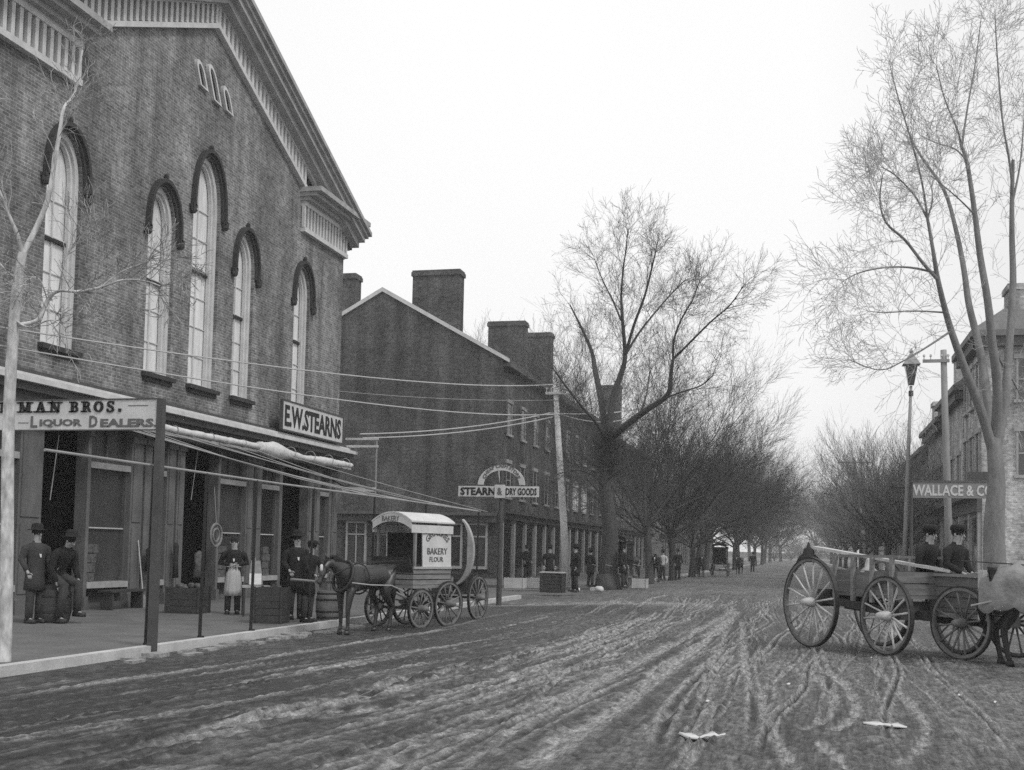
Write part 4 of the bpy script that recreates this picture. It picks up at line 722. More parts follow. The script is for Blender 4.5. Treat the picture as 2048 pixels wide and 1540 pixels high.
# ================================================================== HORSES
def horse(label, loc, rz, s=1.0, m='horse', blaze=True, head=(1.0,0,1.5), neck_turn=0.0, hblanket=False, group=None, step=1, harness=True):
    t = thing('horse', label, 'horse', loc, rz, group)
    def S(*q): return tuple(a*s for a in q)
    hx, hy, hz = head; J = [S(-.58,0,1.20,.24,.27),S(-.80,0,1.16,.17,.21),S(-.22,0,1.15,.27,.27),S(.15,0,1.12,.29,.28),S(.48,0,1.15,.25,.23),S(.66,0,1.28,.15,.2),
        S((.66+hx)/2+.02,hy*.5,(1.28+hz)/2+.10,.085,.15),S(hx,hy,hz+.12,.07,.1),S(hx+.10,hy*1.1,hz+.04,.075,.09),S(hx+.22,hy*1.25,hz-.2,.05,.06),S(hx+.28,hy*1.3,hz-.33,.045,.05)]
    E_ = [(0,1),(0,2),(2,3),(3,4),(4,5),(5,6),(6,7),(7,8),(8,9),(9,10)]; ex = MB(); st = step
    for sg in (1,-1):
        o = len(J); k = .1*sg*st
        J += [S(.48,sg*.15,.92,.11,.1),S(.52+k*.4,sg*.15,.80,.085,.08),S(.53+k,sg*.14,.48,.05,.05),S(.52+k*.9,sg*.14,.16,.036,.036),S(.55+k,sg*.14,.07,.042,.042)]; E_ += [(4,o),(o,o+1),(o+1,o+2),(o+2,o+3),(o+3,o+4)]
        o = len(J); k = -.1*sg*st
        J += [S(-.66,sg*.15,1.0,.17,.13),S(-.54+k*.3,sg*.17,.80,.115,.09),S(-.78+k,sg*.15,.52,.058,.05),S(-.72+k,sg*.15,.16,.038,.038),S(-.69+k,sg*.15,.07,.044,.044)]; E_ += [(1,o),(o,o+1),(o+1,o+2),(o+2,o+3),(o+3,o+4)]
    hv = Vector((hx,hy,hz))*s
    for sg in (1,-1): ex.loft([[hv+Vector((.02*s+.02*s*math.cos(a),sg*(.055*s)+.022*s*math.sin(a),.18*s)) for a in np.linspace(0,6.28,7)[:-1]],[hv+Vector((.03*s+.022*s*math.cos(a),sg*.065*s+.02*s*math.sin(a),.24*s)) for a in np.linspace(0,6.28,7)[:-1]],[hv+Vector((.035*s+.004*math.cos(a),sg*.07*s+.003*math.sin(a),.31*s)) for a in np.linspace(0,6.28,7)[:-1]]])
    for i in (15,20,25,30):
        if i < len(J): pass
    for sg in (1,-1):
        for x in (.55+.1*sg*st, -.69-.1*sg*st): ex.loft([[((x+r*math.cos(a))*s, (sg*.145+r*.8*math.sin(a))*s, z*s) for a in np.linspace(0,6.28,11)[:-1]] for r, z in ((.068,0),(.06,.05),(.046,.085))])
    b = skin('body', m, J, E_, t, 1, 0, ex)
    mn = MB(); 
    for i in range(16):
        f = i/15; p = Vector((.60,0,1.44)).lerp(Vector((hx-.02,hy,hz+.24)), f)*s+Vector((-.03*s,0,(.05*math.sin(f*3.14))*s)); mn.tube([p,p+Vector((-.06*s,.05*s,-.06*s)),p+Vector((-.05*s,.09*s,-.22*s))],[.03*s,.032*s,.006*s],5)
    mn.tube([hv+Vector((.03*s,0,.2*s)),hv+Vector((.12*s,0,.13*s)),hv+Vector((.17*s,0,.0)*1)],[.03*s,.03*s,.008*s],5); mn.build('mane', 'mane', t, smooth=True)
    MB().tube([S(-.93,0,1.2),S(-1.02,0,1.08),S(-1.04,.02,.8),S(-1.0,.03,.5)],[.05*s,.06*s,.07*s,.015*s],8).build('tail', 'mane', t, smooth=True)
    if blaze: MB().blob(hv+Vector((.22*s,hy*.1,.0)),(.035*s,.035*s,.09*s),1,5,7,.05).build('blaze', 'shirt', t, smooth=True)
    if harness:
        co = [(( .60+.05*math.sin(a)*0-.12*math.cos(a))*s, .235*math.sin(a)*s, (1.17+.30*math.cos(a))*s) for a in np.linspace(0,2*math.pi,20)]
        MB().tube(co, .035*s, 6).build('collar', 'leather', t, smooth=True)
        MB().tube([((.12)*s, .305*math.sin(a)*s, (1.12+.315*math.cos(a))*s) for a in np.linspace(0,2*math.pi,20)], .018*s, 5).build('girth', 'leather', t, smooth=True)
        for sg in (1,-1): MB().tube([S(.62,sg*.25,1.05),S(.1,sg*.33,1.0),S(-.6,sg*.30,.98),S(-1.1,sg*.27,.85)], .013*s, 5).build('trace', 'leatherp', t)
        br = MB()
        for f in (.15,.62): c = Vector((hx+.10,hy*1.1,hz+.04)).lerp(Vector((hx+.28,hy*1.3,hz-.33)), f)*s; br.tube([c+Vector((.09*s*math.cos(a)*.8,(.095-.03*f)*s*math.sin(a),.07*s*math.cos(a))) for a in np.linspace(0,6.283,13)], .009*s, 5)
        br.build('bridle', 'leather', t)
        for sg in (1,-1): MB().tube([S(hx+.22,hy+sg*.07,hz-.22),S(.5,sg*.2,1.42),S(-.3,sg*.16,1.46),S(-1.3,sg*.1,1.5)], .008*s, 5).build('rein', 'leather', t)
    if hblanket:
        rg = []
        for x in np.linspace(-1.02, .42, 17):
            e_ = max(0, (-.62-x)/.42); w = (.34-.05*abs(x+.25))*(1-.45*e_*e_); k = 1.47-.26*e_**1.8; dz = .035*math.sin(x*9)+.03*math.sin(x*23)
            pr = [(x, w*1.04*math.sin(a), .95-.0+dz+(k-.95)*max(0,math.cos(a))**.55) for a in np.linspace(-math.pi/2,math.pi/2,13)]
            lo = [(x,-w*1.12,.80+dz)]+pr+[(x,w*1.12,.80+dz)]; rg.append([S(*p) for p in lo]+[S(p[0],p[1]*.93,p[2]-.015) for p in lo[::-1]])
        MB().loft(rg).build('blanket', 'blanket', t, smooth=True)
    return t
fh, hh_ = onz(690,1268,.04), onz(750,1262,.04); hd_ = math.atan2(-.955, -.30)
hc_ = (fh+hh_)/2; H1 = horse('harnessed dark horse with a white blaze at the kerb in front of the delivery wagon', (hc_.x, hc_.y, .03), hd_, .93, head=(.98,-.05,1.34), step=.6)

# ================================================================== VEHICLES
def wheel(name, parent, c, r, axis='y', spokes=12, rim='wheelp', tyre='tyre', w=.022, dish=.03, hubm='wheelp', side=1):
    """wheel about a local axis at c; parts: rim, tyre, hub and one mesh for the spokes"""
    c = Vector(c); A = Vector((0,1,0)) if axis == 'y' else Vector((1,0,0))
    o = MB().ring(c, r-.045, .02, axis, 40, sq=(.024,w)).build(name, rim, parent)
    MB().ring(c, r-.012, .01, axis, 40, sq=(.012,w+.004)).build('tyre', tyre, o)
    hb = MB().tube([c-A*.12*side, c-A*.09*side, c, c+A*.12*side, c+A*.18*side],[.05,.075,.085,.06,.04],12).build('hub', hubm, o, smooth=True)
    sp = MB()
    for k in range(spokes):
        t = 2*math.pi*(k+.3)/spokes; e = Vector((math.cos(t),0,math.sin(t))) if axis == 'y' else Vector((0,math.cos(t),math.sin(t)))
        sp.tube([c+e*.06-A*dish*side, c+e*(r*.5)-A*dish*.4*side, c+e*(r-.06)],[.021,.015,.019],6)
    sp.build('spokes', hubm, o, smooth=True); return o
def delivery_wagon(label, loc, rz, pale=True, cat='wagon'):
    t = thing('delivery_wagon', label, cat, loc, rz); wm = 'white' if pale else 'coat'; Lh, Wd = .62, .47; zf = .80
    zr = lambda y: 2.32-.15*(y/Wd)**2
    # floor and lower body
    b = MB().box(-Lh, Lh, -Wd, Wd, zf, zf+.06)
    for z in (zf+.07, zf+.18, zf+.29):
        for sg in (1,-1): b.box(-Lh, Lh, sg*Wd-(.012 if sg > 0 else -.0), sg*Wd+(.0 if sg > 0 else .012), z, z+.09)
        b.box(-Lh, -Lh+.02, -Wd+.013, Wd-.013, z, z+.09); b.box(Lh-.02, Lh, -Wd+.013, Wd-.013, z, z+.09)
    b.build('body', 'wood' if pale else 'coat', t)
    for sg in (1,-1): MB().box(-Lh, Lh, sg*Wd-.02, sg*Wd+.03, zf+.385, zf+.43).build('side_rail', 'cream' if pale else 'coat', t)
    for sg in (1,-1):
        pn = MB().prism([(-Lh, sg*Wd, zf+.43),(.32, sg*Wd, zf+.43),(.36, sg*Wd, 2.02),(-Lh+.03, sg*Wd, 2.02)], (0,-sg*.02,0)); pn.build('side_panel', wm, t)
        MB().box(.56,.61, sg*Wd-.025, sg*Wd+.025, zf+.43, 2.04).build('post', 'wood', t)
    MB().box(-Lh,-Lh+.02,-Wd+.02,Wd-.02,zf+.43,2.02).build('back_panel', wm, t)
    MB().box(.30,.33,-Wd+.02,Wd-.02,zf+.1,1.9).build('partition', 'coat', t)
    rg = [[(x, y, zr(y)) for y in np.linspace(-Wd-.05,Wd+.05,13)]+[(x, y, zr(y)-.03) for y in np.linspace(Wd+.05,-Wd-.05,13)] for x in (-Lh-.04, Lh+.14)]
    MB().loft(rg).build('roof', wm, t)
    va = MB()
    for sg in (1,-1): va.prism([(-Lh,sg*(Wd+.035),2.03),(Lh+.12,sg*(Wd+.035),2.03),(Lh+.12,sg*(Wd+.035),1.86),(.4,sg*(Wd+.035),1.9),(.18,sg*(Wd+.035),2.0)], (0,-sg*.012,0)) if False else va.box(-Lh, Lh+.12, sg*(Wd+.03)-.006, sg*(Wd+.03)+.006, 1.9, 2.06)
    y_ = list(np.linspace(-Wd-.03,Wd+.03,11)); va.prism([(Lh+.12,y,zr(y)-.03) for y in y_]+[(Lh+.12,y,zr(y)-.2+.04*abs(y)) for y in y_[::-1]], (.012,0,0)); va.build('valance', wm, t)
    MB().box(.3,.6,-Wd+.03,Wd-.03,zf+.42,zf+.47).box(.25,.3,-Wd+.03,Wd-.03,zf+.5,zf+.85).build('seat', 'leather', t)
    MB().prism([(Lh,-Wd,zf+.3),(Lh,Wd,zf+.3),(Lh+.14,Wd,zf+.62),(Lh+.14,-Wd,zf+.62)],(-.02,0,0)).build('dashboard', 'wooddark', t)
    if pale:
        for sg in (1,-1):
            rz_ = (R(90),0,R(180)) if sg > 0 else (R(90),0,0); xo = .19 if sg > 0 else -.48
            text_obj('GROCERIES', .12, 'letterg', t, ((-.14 if sg > 0 else -.14),sg*(Wd+.006),1.44), rz_, width=.72, arc=.42)
            text_obj('BAKERY', .13, 'letterg', t, (xo,sg*(Wd+.006),1.48), rz_, width=.66); text_obj('FLOUR', .1, 'letterg', t, (xo-(.08 if sg > 0 else -.08),sg*(Wd+.006),1.33), rz_, width=.45)
        text_obj('BAKERY', .1, 'letterg', t, (Lh+.136,-.25,2.13), (R(90),0,R(90)), width=.44)
    for x, r in ((.45,.40),(-.45,.47)):
        MB().bar((x,-.57,r),(x,.57,r),.05).build('axle', 'tyre', t)
        for sg in (1,-1): MB().tube([(x-.25,sg*.42,r+.2),(x,sg*.42,r+.08),(x+.25,sg*.42,r+.2),(x,sg*.42,r+.29),(x-.25,sg*.42,r+.2)],.02,6).build('spring', 'tyre', t)
        for sg in (1,-1): wheel('wheel', t, (x,sg*.55,r), r, side=sg)
    MB().bar((-.45,0,.47),(.45,0,.40),.06).build('reach', 'wooddark', t)
    for sg in (1,-1): MB().tube([(.7,sg*.36,.62),(1.4,sg*.36,.85),(3.2,sg*.3,.98)],[.03,.028,.022],7).build('shaft', 'wood', t)
    return t
hdv = Vector((math.cos(hd_), math.sin(hd_), 0)); wl = hc_-hdv*2.5+Vector((-.52,0,0))
WG = delivery_wagon('white panelled delivery wagon with arched roof drawn up at the kerb', (wl.x, wl.y, .02), hd_-R(2)); WG.scale = (1.04,)*3
# two-wheeled cart behind the wagon, with a tall bowed pale hood hoop
bc = onz(925, 1241, .03); bt = thing('hooded_cart', 'small cart with a tall pale crescent hood edge behind the delivery wagon', 'cart', (bc.x-.35, bc.y+.5, .03), R(-100))
for sg in (1,-1): wheel('wheel', bt, (0,sg*.6,.52), .52, side=sg)
MB().box(-.5,.6,-.45,.45,.6,.66).box(-.5,-.46,-.45,.45,.66,1.05).box(.3,.34,-.45,.45,.66,.95).build('body', 'wooddark', bt); MB().bar((0,-.6,.52),(0,.6,.52),.05).build('axle', 'tyre', bt)
cp = MB(); n = 22; rr = []
for i in range(n+1):
    a = -1.65+2.75*i/n; wd_ = .03+.09*math.sin(math.pi*i/n)**1.3; c = Vector((.5-.1, .15+.62*math.cos(a)*.75, 1.62+.80*math.sin(a))); e = Vector((0,math.cos(a),math.sin(a))); rr.append([c-e*wd_/2+Vector((-.05,0,0)),c+e*wd_/2+Vector((-.05,0,0)),c+e*wd_/2+Vector((.05,0,0)),c-e*wd_/2+Vector((.05,0,0))])
MB().loft(rr).build('hood_edge', 'cream', bt, smooth=False)
MB().tube([(.4,.1,.66),(.4,.12,1.0)],.03,6).build('hood_stay', 'wood', bt)

# right: farm wagon and ox-cart style box cart with horse
g18 = .19; w1, w2, w3 = onz(1620,1294,g18), onz(1772,1311,g18), onz(1922,1320,g18)
D1 = ony(1620,1114,w1.y).z-g18; D2 = ony(1772,1152,w2.y).z-g18; D3 = ony(1922,1172,w3.y).z-g18
hA = math.atan2(-.82, .57); mid = (w1+w2)/2
fwg = thing('farm_wagon', 'farm wagon with weathered board box and tall spoked wheels on the muddy street', 'wagon', (mid.x, mid.y, g18), hA)
def loc_in(t, p): return (Matrix.Rotation(-t.rotation_euler.z, 3, 'Z') @ (Vector(p)-t.location))
a1, a2 = loc_in(fwg, w1), loc_in(fwg, w2); off = 1.45
for a, D in ((a1, D1), (a2, D2)):
    r = D/2; wheel('wheel', fwg, (a.x, a.y, r), r, spokes=14, side=-1, w=.03, dish=.06, rim='wheelp', hubm='woodpale'); wheel('wheel', fwg, (a.x, a.y+off, r), r, spokes=14, side=1, w=.03, dish=.06, hubm='woodpale')
    MB().bar((a.x,a.y,r),(a.x,a.y+off,r),.11,.13).build('axle', 'wooddark', fwg); MB().box(a.x-.09,a.x+.09,a.y+.2,a.y+off-.2,r+.05,r+.22).build('bolster', 'wooddark', fwg)
ym = (a1.y+a2.y)/2+off/2; MB().bar((a1.x-.2,ym,.70),(a2.x+.3,ym,.62),.12,.14).build('reach', 'wooddark', fwg)
MB().bar((a1.x,a1.y+.25,.8),(a2.x+.1,a2.y+.2,.66),.09,.12).build('hound', 'wooddark', fwg)
bx = MB(); x0, x1, y0, y1 = a1.x+.1, a2.x+.2, ym-.52, ym+.52
bx.box(x0,x1,y0,y1,.88,.93)
for z in (.94, 1.13):
    for y in (y0, y1-.03): bx.box(x0,x1,y,y+.03,z,z+.17)
    bx.box(x0,x0+.03,y0+.031,y1-.031,z,z+.17); bx.box(x1-.03,x1,y0+.031,y1-.031,z,z+.17)
bx.build('box', 'board', fwg)
for x in np.linspace(x0+.1, x1-.1, 4):
    for y in (y0-.05, y1): MB().box(x-.035,x+.035,y,y+.05,.80,1.52).build('stake', 'wood', fwg)
for y in (y0-.01, y1-.03): MB().box(x0-.03,x1+.02,y,y+.04,1.505,1.55).build('top_rail', 'wood', fwg)
# load lying on top: long pale plank, dark sack, tin can
A_, B_ = ony(1628,1103,w1.y+.5), ony(1905,1143,w3.y+.35); A_.z = max(A_.z, 1.85)
pk = MB().bar(A_, B_, .16, .045); pk.bar(A_+Vector((.15,.16,-.01)), B_+Vector((.1,.2,-.02)), .1, .04); tag(pk.build('plank', 'woodpale'), 'long pale plank lying lengthwise over both carts', 'plank')
p = ony(1617,1108,w1.y+.45); tag(MB().loft([[p+Vector((r*math.cos(a)*(1+.12*math.sin(3*a)),r*math.sin(a),z)) for a in np.linspace(0,6.283,13)[:-1]] for r,z in ((.2,-.14),(.17,-.06),(.1,.0),(.085,.08),(.035,.12),(.012,.2))]).build('sack', 'sack', smooth=True), 'dark peaked sack on the tail end of the farm wagon', 'sack')
p = ony(1738,1136,(w1.y+w2.y)/2+.1); tag(MB().loft([[p+Vector((r*math.cos(a),r*math.sin(a),z)) for a in np.linspace(0,6.283,15)[:-1]] for r,z in ((.02,.16),(.05,.13),(.07,.02),(.15,-.06),(.13,-.08))]).build('tin_bell', 'tin', smooth=True), 'small white bell-shaped tin hanging on the side of the farm wagon', 'tin')
hB = math.atan2(-.72, .69); bxc = thing('box_cart', 'two-wheeled board cart carrying two men, hitched to the blanketed horse', 'cart', (w3.x, w3.y, g18), hB); r3 = D3/2
wheel('wheel', bxc, (0,0,r3), r3, spokes=12, side=-1, w=.028, dish=.05, hubm='wheelp'); wheel('wheel', bxc, (0,1.3,r3), r3, spokes=12, side=1, w=.028, dish=.05)
MB().bar((0,0,r3),(0,1.3,r3),.1).build('axle', 'wooddark', bxc)
c2 = MB().box(-.72,.3,.14,1.16,.70,.76)
for z in (.77,.93,1.09):
    for y in (.14,1.13): c2.box(-.72,.3,y,y+.03,z,z+.15)
    c2.box(-.72,-.69,.171,1.129,z,z+.15); c2.box(.27,.3,.171,1.129,z,z+.15)
c2.build('box', 'board', bxc); MB().box(.25,.35,.06,.135,.62,1.36).build('corner_board', 'woodpale', bxc); MB().box(-.75,.33,.08,.135,1.245,1.29).build('top_rail', 'wood', bxc); MB().box(-.75,.33,1.165,1.22,1.245,1.29).build('top_rail', 'wood', bxc); MB().box(-.78,.33,.08,.135,.62,.69).build('sill', 'wood', bxc)
MB().box(-.55,-.25,.17,1.13,1.27,1.31).build('seat_board', 'wood', bxc); MB().box(.05,.3,.17,1.13,1.27,1.31).build('seat_board', 'wood', bxc)
for y in (.25,1.05): MB().tube([(.4,y,.72),(1.2,y,.9),(3.0,y,1.0)],[.045,.04,.03],7).build('shaft', 'wood', bxc)
MB().box(-.7,.35,.3,.9,.50,.66).build('undercarriage', 'wooddark', bxc)
def in_world(t, p): return Matrix.Rotation(t.rotation_euler.z, 3, 'Z') @ Vector(p) + t.location
sitl = [((.38,.11,.92),(.36,.12,.52)),((.38,-.11,.92),(.36,-.12,.52))]
def rider(label, p, hat):
    w = in_world(bxc, p); person(label, (w.x, w.y, g18), hB+R(4), 1.7, sit=1.20, lean=.14, legs=[((.36,.11,1.12),(.38,.12,.78)),((.36,-.11,1.12),(.36,-.12,.78))], arms=[((.05,.26,1.16),(.26,.12,1.05)),((.05,-.26,1.16),(.26,-.12,1.05))], hat=hat)
rider('seated man in a low cap at the rear of the box cart', (-1.0, .36, 0), 'cap')
rider('seated driver in a dark hat at the front of the box cart', (-.45, .34, 0), 'cap')
hr_ = R(-24); hp = Vector((2.82+.70*math.cos(hr_), 18.12+.70*math.sin(hr_), 0)); HR = horse('horse under a pale blanket pulling the box cart, cut by the right edge', (hp.x, hp.y, .18), hr_, 1.0, 'horse2', False, hblanket=True, step=1)

# ================================================================== SMALL THINGS ON THE SIDEWALKS
def crate(label, p, w, d, h, m, rz=0, group=None, goods=None):
    t = thing('crate', label, 'crate', p, rz, group); b = MB().box(-w/2,w/2,-d/2,d/2,0,.03)
    k = max(2, int(h/.14))
    for i in range(k):
        z = .035+(h-.035)*i/k; z2 = z+(h-.035)/k-.012
        b.box(-w/2,w/2,-d/2,-d/2+.02,z,z2).box(-w/2,w/2,d/2-.02,d/2,z,z2).box(-w/2,-w/2+.02,-d/2+.021,d/2-.021,z,z2).box(w/2-.02,w/2,-d/2+.021,d/2-.021,z,z2)
    b.build('slats', m, t)
    for x in (-1,1):
        for y in (-1,1): MB().box(x*(w/2+.004)-.02,x*(w/2+.004)+.02,y*(d/2+.004)-.02,y*(d/2+.004)+.02,0,h+.01).build('corner_post', m, t)
    if goods:
        rd = random.Random(int(p[0]*100)); g = MB()
        for i in range(14): g.blob((rd.uniform(-w/2+.07,w/2-.07),rd.uniform(-d/2+.07,d/2-.07),h+rd.uniform(-.03,.04)),rd.uniform(.05,.08),i,5,7,.1)
        tag(g.build('goods', goods, t, smooth=True), kind='stuff')
    return t
def at(x, y, z=.12): q = onz(x, y, z); return (q.x, q.y, z)
crate('dark crate of goods standing before the middle doorway', at(375,1226), .75, .6, .58, 'wooddark', .1, goods='goods')
q = at(510,1232); dt = thing('display_stand', 'sloping display stand with white cards by the storefront pillar', 'display stand', q, R(30))
MB().box(-.3,.3,-.25,.25,.62,.66).build('shelf', 'cream', dt); MB().prism([(-.16,.2,.68),(.16,.2,.68),(.1,.42,1.2),(-.1,.42,1.2)],(0,.025,0)).build('slanted_board', 'wood', dt); MB().prism([(-.14,.10,.68),(.12,.10,.68),(.12,.2,.92),(-.14,.2,.92)],(0,.012,0)).build('card', 'paper', dt)
for x in (-.26,.26):
    for y in (-.21,.21): MB().box(x-.025,x+.025,y-.025,y+.025,0,.62).build('leg', 'wooddark', dt)
crate('tall dark packing case between the display stand and the two men', at(542,1246), .55, .5, .72, 'wooddark', .15)
bar('barrel', 'pale barrel beside the forelegs of the harnessed horse', at(655,1240), .26, .62, 'board')
hb = thing('wicker_hoop', 'round wicker hoop hanging in the storefront beside the apron man', 'basket', (XF+.35, onx(432,1070,XF+.35).y, onx(432,1070,XF+.35).z))
MB().ring((0,0,0), .3, .035, 'x', 22, 6).ring((0,0,0), .17, .03, 'x', 18, 6).build('rings', 'wood', hb); MB().tube([(0,0,.3),(-.1,0,1.3)],.01,5).build('cord', 'rope', hb)
for i in range(3):
    d_ = [((398,1128), .26, .7, 'pale sacking bundle hanging in the middle doorway', 'goods'),((352,1120), .12, .9, 'narrow dark garment hanging beside the middle doorway','sack'),((300,1118), .2, .6, 'dark coat hanging inside the narrow shop window', 'coat')][i]
    p_ = onx(*d_[0], XF+.25); mb = MB().loft([[p_+Vector((r*.5*math.cos(a), r*math.sin(a), z)) for a in np.linspace(0,6.283,13)[:-1]] for r, z in ((.04,d_[2]/2),(d_[1]*.8,d_[2]*.38),(d_[1]*.7,0),(d_[1],-d_[2]*.5))]); tag(mb.build('hanging_garment', d_[4], smooth=True), d_[3], 'garment')
for i, (x, y, w, h, m, lb) in enumerate([(1031,1176,.78,.42,'kerb','pale woven crate left of the pair in front of the brick row'),(1071,1176,.5,.42,'white','small white crate between the pale woven crate and the dark case'),(1105,1185,.82,.72,'wooddark','large dark case with a pale lid beside the leaning pole'),(1280,1176,.62,.42,'woodpale','pale slatted crate on the far sidewalk past the elm')]):
    c = crate(lb, at(x,y), w, .55, h, m, 0)
    if i == 2: MB().box(-.45,.45,-.3,.3,.73,.77).build('lid', 'woodpale', c)
for x, y, lb in ((1150,1184,'small pale bundle on the kerb at the foot of the leaning pole'),(1198,1182,'pale rag heap on the kerb beside the elm')): p = Vector(at(x,y)); tag(MB().blob(p+Vector((0,0,.08)),(.2,.15,.13),x,6,9,.2).build('bundle', 'canvas', smooth=True), lb, 'bundle')
rd = random.Random(8)
for i, (y, z, lb) in enumerate([(23.1,1.1,'stack of dark boxes in the first wide shop window'),(29.2,1.0,'stack of dark boxes in the shop window left of the twin pillars'),(31.9,1.0,'stack of boxes in the shop window beside the far doorway')]):
    g = MB()
    for k in range(4): w = rd.uniform(.22,.3); g.box(XF-.12, XF-.02, y-w, y+w-rd.uniform(0,.1), .745+k*.22, .745+k*.22+.2)
    tag(g.build('box_stack', 'goods'), lb, 'boxes')
for i, (y, x, lb) in enumerate([(24.7,XF+.35,'broom leaning on the pillar left of the narrow shop window'),(30.6,XF+.4,'broom leaning on the twin pillars behind the apron man')]):
    t_ = thing('broom', lb, 'broom', (x, y, .12)); MB().tube([(0,0,.25),(-.26,.1,1.6)],.015,6).build('handle','woodpale',t_); MB().loft([[(r*math.cos(a),r*1.6*math.sin(a),z) for a in np.linspace(0,6.283,9)[:-1]] for r,z in ((.1,0),(.06,.2),(.02,.3))]).build('bristles','wood',t_)
for px_, lb in ((118,'slender rope hanging in the first doorway'),(400,'slender rope hanging in the middle doorway')):
    p_ = onx(px_, 870, XF-.1); q_ = onx(px_-18, 1000, XF-.1); tag(MB().tube([p_, p_.lerp(q_,.5), q_],.012,5).build('rope', 'rope'), lb, 'rope')
bt_ = thing('bench', 'low dark bench against the storefront under the first wide shop window', 'bench', (XF+.5, 23.6, .12)); MB().box(-.18,.18,-.7,.7,.4,.45).build('seat','wooddark',bt_)
for y in (-.6,.6): MB().box(-.15,.15,y-.03,y+.03,0,.4).build('leg','wooddark',bt_)
# scraps of paper trodden into the mud
def scrap(pts, z, label):
    P = [onz(x, y, z) for x, y in pts]; c = sum(P, Vector())/len(P); mb = MB(); mb.prism([p+Vector((0,0,-.012+.003*((i*7)%3)/2)) for i, p in enumerate(P)], (0,0,.006)); tag(mb.build('paper_scrap', 'paper'), label, 'paper', 'paper scraps on the street'); return None
def strip(cl, w, label):
    rg = []; rd2 = random.Random(len(label))
    for k, (x, y) in enumerate(cl): p = onz(x, y, .185+.004*(k%2)); ww = w*(.35+.65*math.sin(math.pi*(k+.6)/(len(cl)+.2)))*rd2.uniform(.8,1.15); rg.append([p+Vector((0,-ww,.0)), p+Vector((.01,0,.012)), p+Vector((0,ww,.03*(k%3)/2)), p+Vector((.01,0,.006))])
    tag(MB().loft(rg).build('paper_scrap', 'paper', smooth=True), label, 'paper', 'paper scraps on the street')
strip([(1357,1466),(1368,1471),(1382,1475),(1397,1476),(1412,1472),(1424,1471),(1436,1472),(1449,1470)], .075, 'curled white paper strip in the mud at the bottom centre right')
strip([(1722,1446),(1738,1448),(1754,1450),(1768,1449),(1782,1452),(1797,1453),(1812,1455)], .07, 'long torn white paper strip below the wheel of the box cart')
for x, y, lb in ((1577,1366,'small white scrap on the mud left of the looping wheel tracks'),(1744,1314,'white scrap under the front wheel of the farm wagon'),(1918,1388,'white scrap on the smooth ground near the right edge, nearer the carts'),(1990,1402,'white scrap on the smooth ground closest to the right edge'),(1415,1400,'pale scrap among the ruts above the curled paper strip'),(936,1365,'tiny white scrap in the mud left of the long ruts')):
    w = 2+(x%3); scrap([(x-w,y+1),(x-1,y-1.6),(x+w,y-.6),(x+w*.6,y+1.4),(x-w*.4,y+1.6)],   .195 if x > 1300 else .18, lb)
# far traffic: copies of the wagon and horse with labels of their own
def far(o, x, y, rz, label, sc=1.0): q = onz(x, y, .18); return dup(o, (q.x, q.y, .15), rz, label, sc)
dw = delivery_wagon('dark covered carriage with pale roof edge standing far down the left kerb', tuple(onz(1440,1152,.17)), R(-92), pale=False, cat='carriage')
WGf = delivery_wagon('dark covered wagon parked at the kerb beyond the elm', tuple(onz(1238,1172,.15)), R(-97), pale=False, cat='carriage')
far(H1, 1262, 1168, R(-100), 'dark horse standing at the kerb right of the elm'); far(H1, 1312, 1163, R(-85), 'dark horse farther along the kerb behind the pale slatted crate')
far(H1, 1402, 1153, R(-80), 'small distant horse in front of the far carriage'); far(H1, 1478, 1148, R(-95), 'small distant horse right of the far carriage')
far(pp, 1246, 1174, R(-10), 'man standing by the kerb right of the elm trunk', 1.04); far(pp, 1505, 1144, R(-100), 'tiny dark figure beyond the far carriage'); far(pp, 1355, 1158, R(-60), 'dark figure among the far horses'); far(pp, 1150, 1182, R(-140), 'dark figure just right of the leaning pole'); far(pp, 1180, 1172, R(60), 'dark figure turned away left of the elm trunk', .93)

# ================================================================== TREES (bare, late winter)
def grow(T, C, p, d, L, r, lev, rd, up=.15, spread=.62, jit=.16, cut=.028, minL=.3, kids=2, dens=1.0):
    """one limb: tapering bent segments into T (thick) or C (thin), side branches on the way"""
    nseg = 4 if L > 1.2 else 3; pts = [Vector(p)]; rs = [r]; d = Vector(d).normalized(); dirs = [d]
    for i in range(nseg):
        d = (d+Vector((rd.uniform(-jit,jit),rd.uniform(-jit,jit),rd.uniform(-jit,jit)+up*.35))).normalized(); pts.append(pts[-1]+d*L/nseg); dirs.append(d); rs.append(r*(1-.55*(i+1)/nseg))
    if r > cut: T.tube(pts, rs, 7 if r > .06 else 5, False)
    else: C.tube(pts, [max(x, .0035) for x in rs], 3, False)
    if lev <= 0 or L < minL: return
    branch_off(T, C, pts, rs, dirs, L, lev, rd, up, spread, jit, cut, minL, kids, dens)
def branch_off(T, C, pts, rs, dirs, L, lev, rd, up, spread, jit, cut, minL, kids, dens, t0=1):
    for i in range(t0, len(pts)):
        last = i == len(pts)-1; n = kids if not last else kids
        for k in range(n):
            if not last and rd.random() > .8*dens: continue
            a = dirs[min(i, len(dirs)-1)]; o = a.orthogonal().normalized(); o.rotate(Matrix.Rotation(rd.uniform(0,6.283),3,a)); ang = rd.uniform(.35,1.0)*spread*(1.25 if not last else .8)
            nd = (a*math.cos(ang)+o*math.sin(ang)).normalized(); f = rd.uniform(.5,.78)*(1 if last else .85)
            grow(T, C, pts[i], nd, L*f, min(rs[i]*.85, rs[0]*.62), lev-1, rd, up, spread, jit, cut, minL, kids, dens)
def finish_tree(name, label, base, T, C, tm, cm, group=None, extra=None):
    t = thing(name, label, 'tree', base, 0, group); b = Vector(base)
    T.build('trunk', tm, t, True, True); C.build('crown', cm, t, True); return t
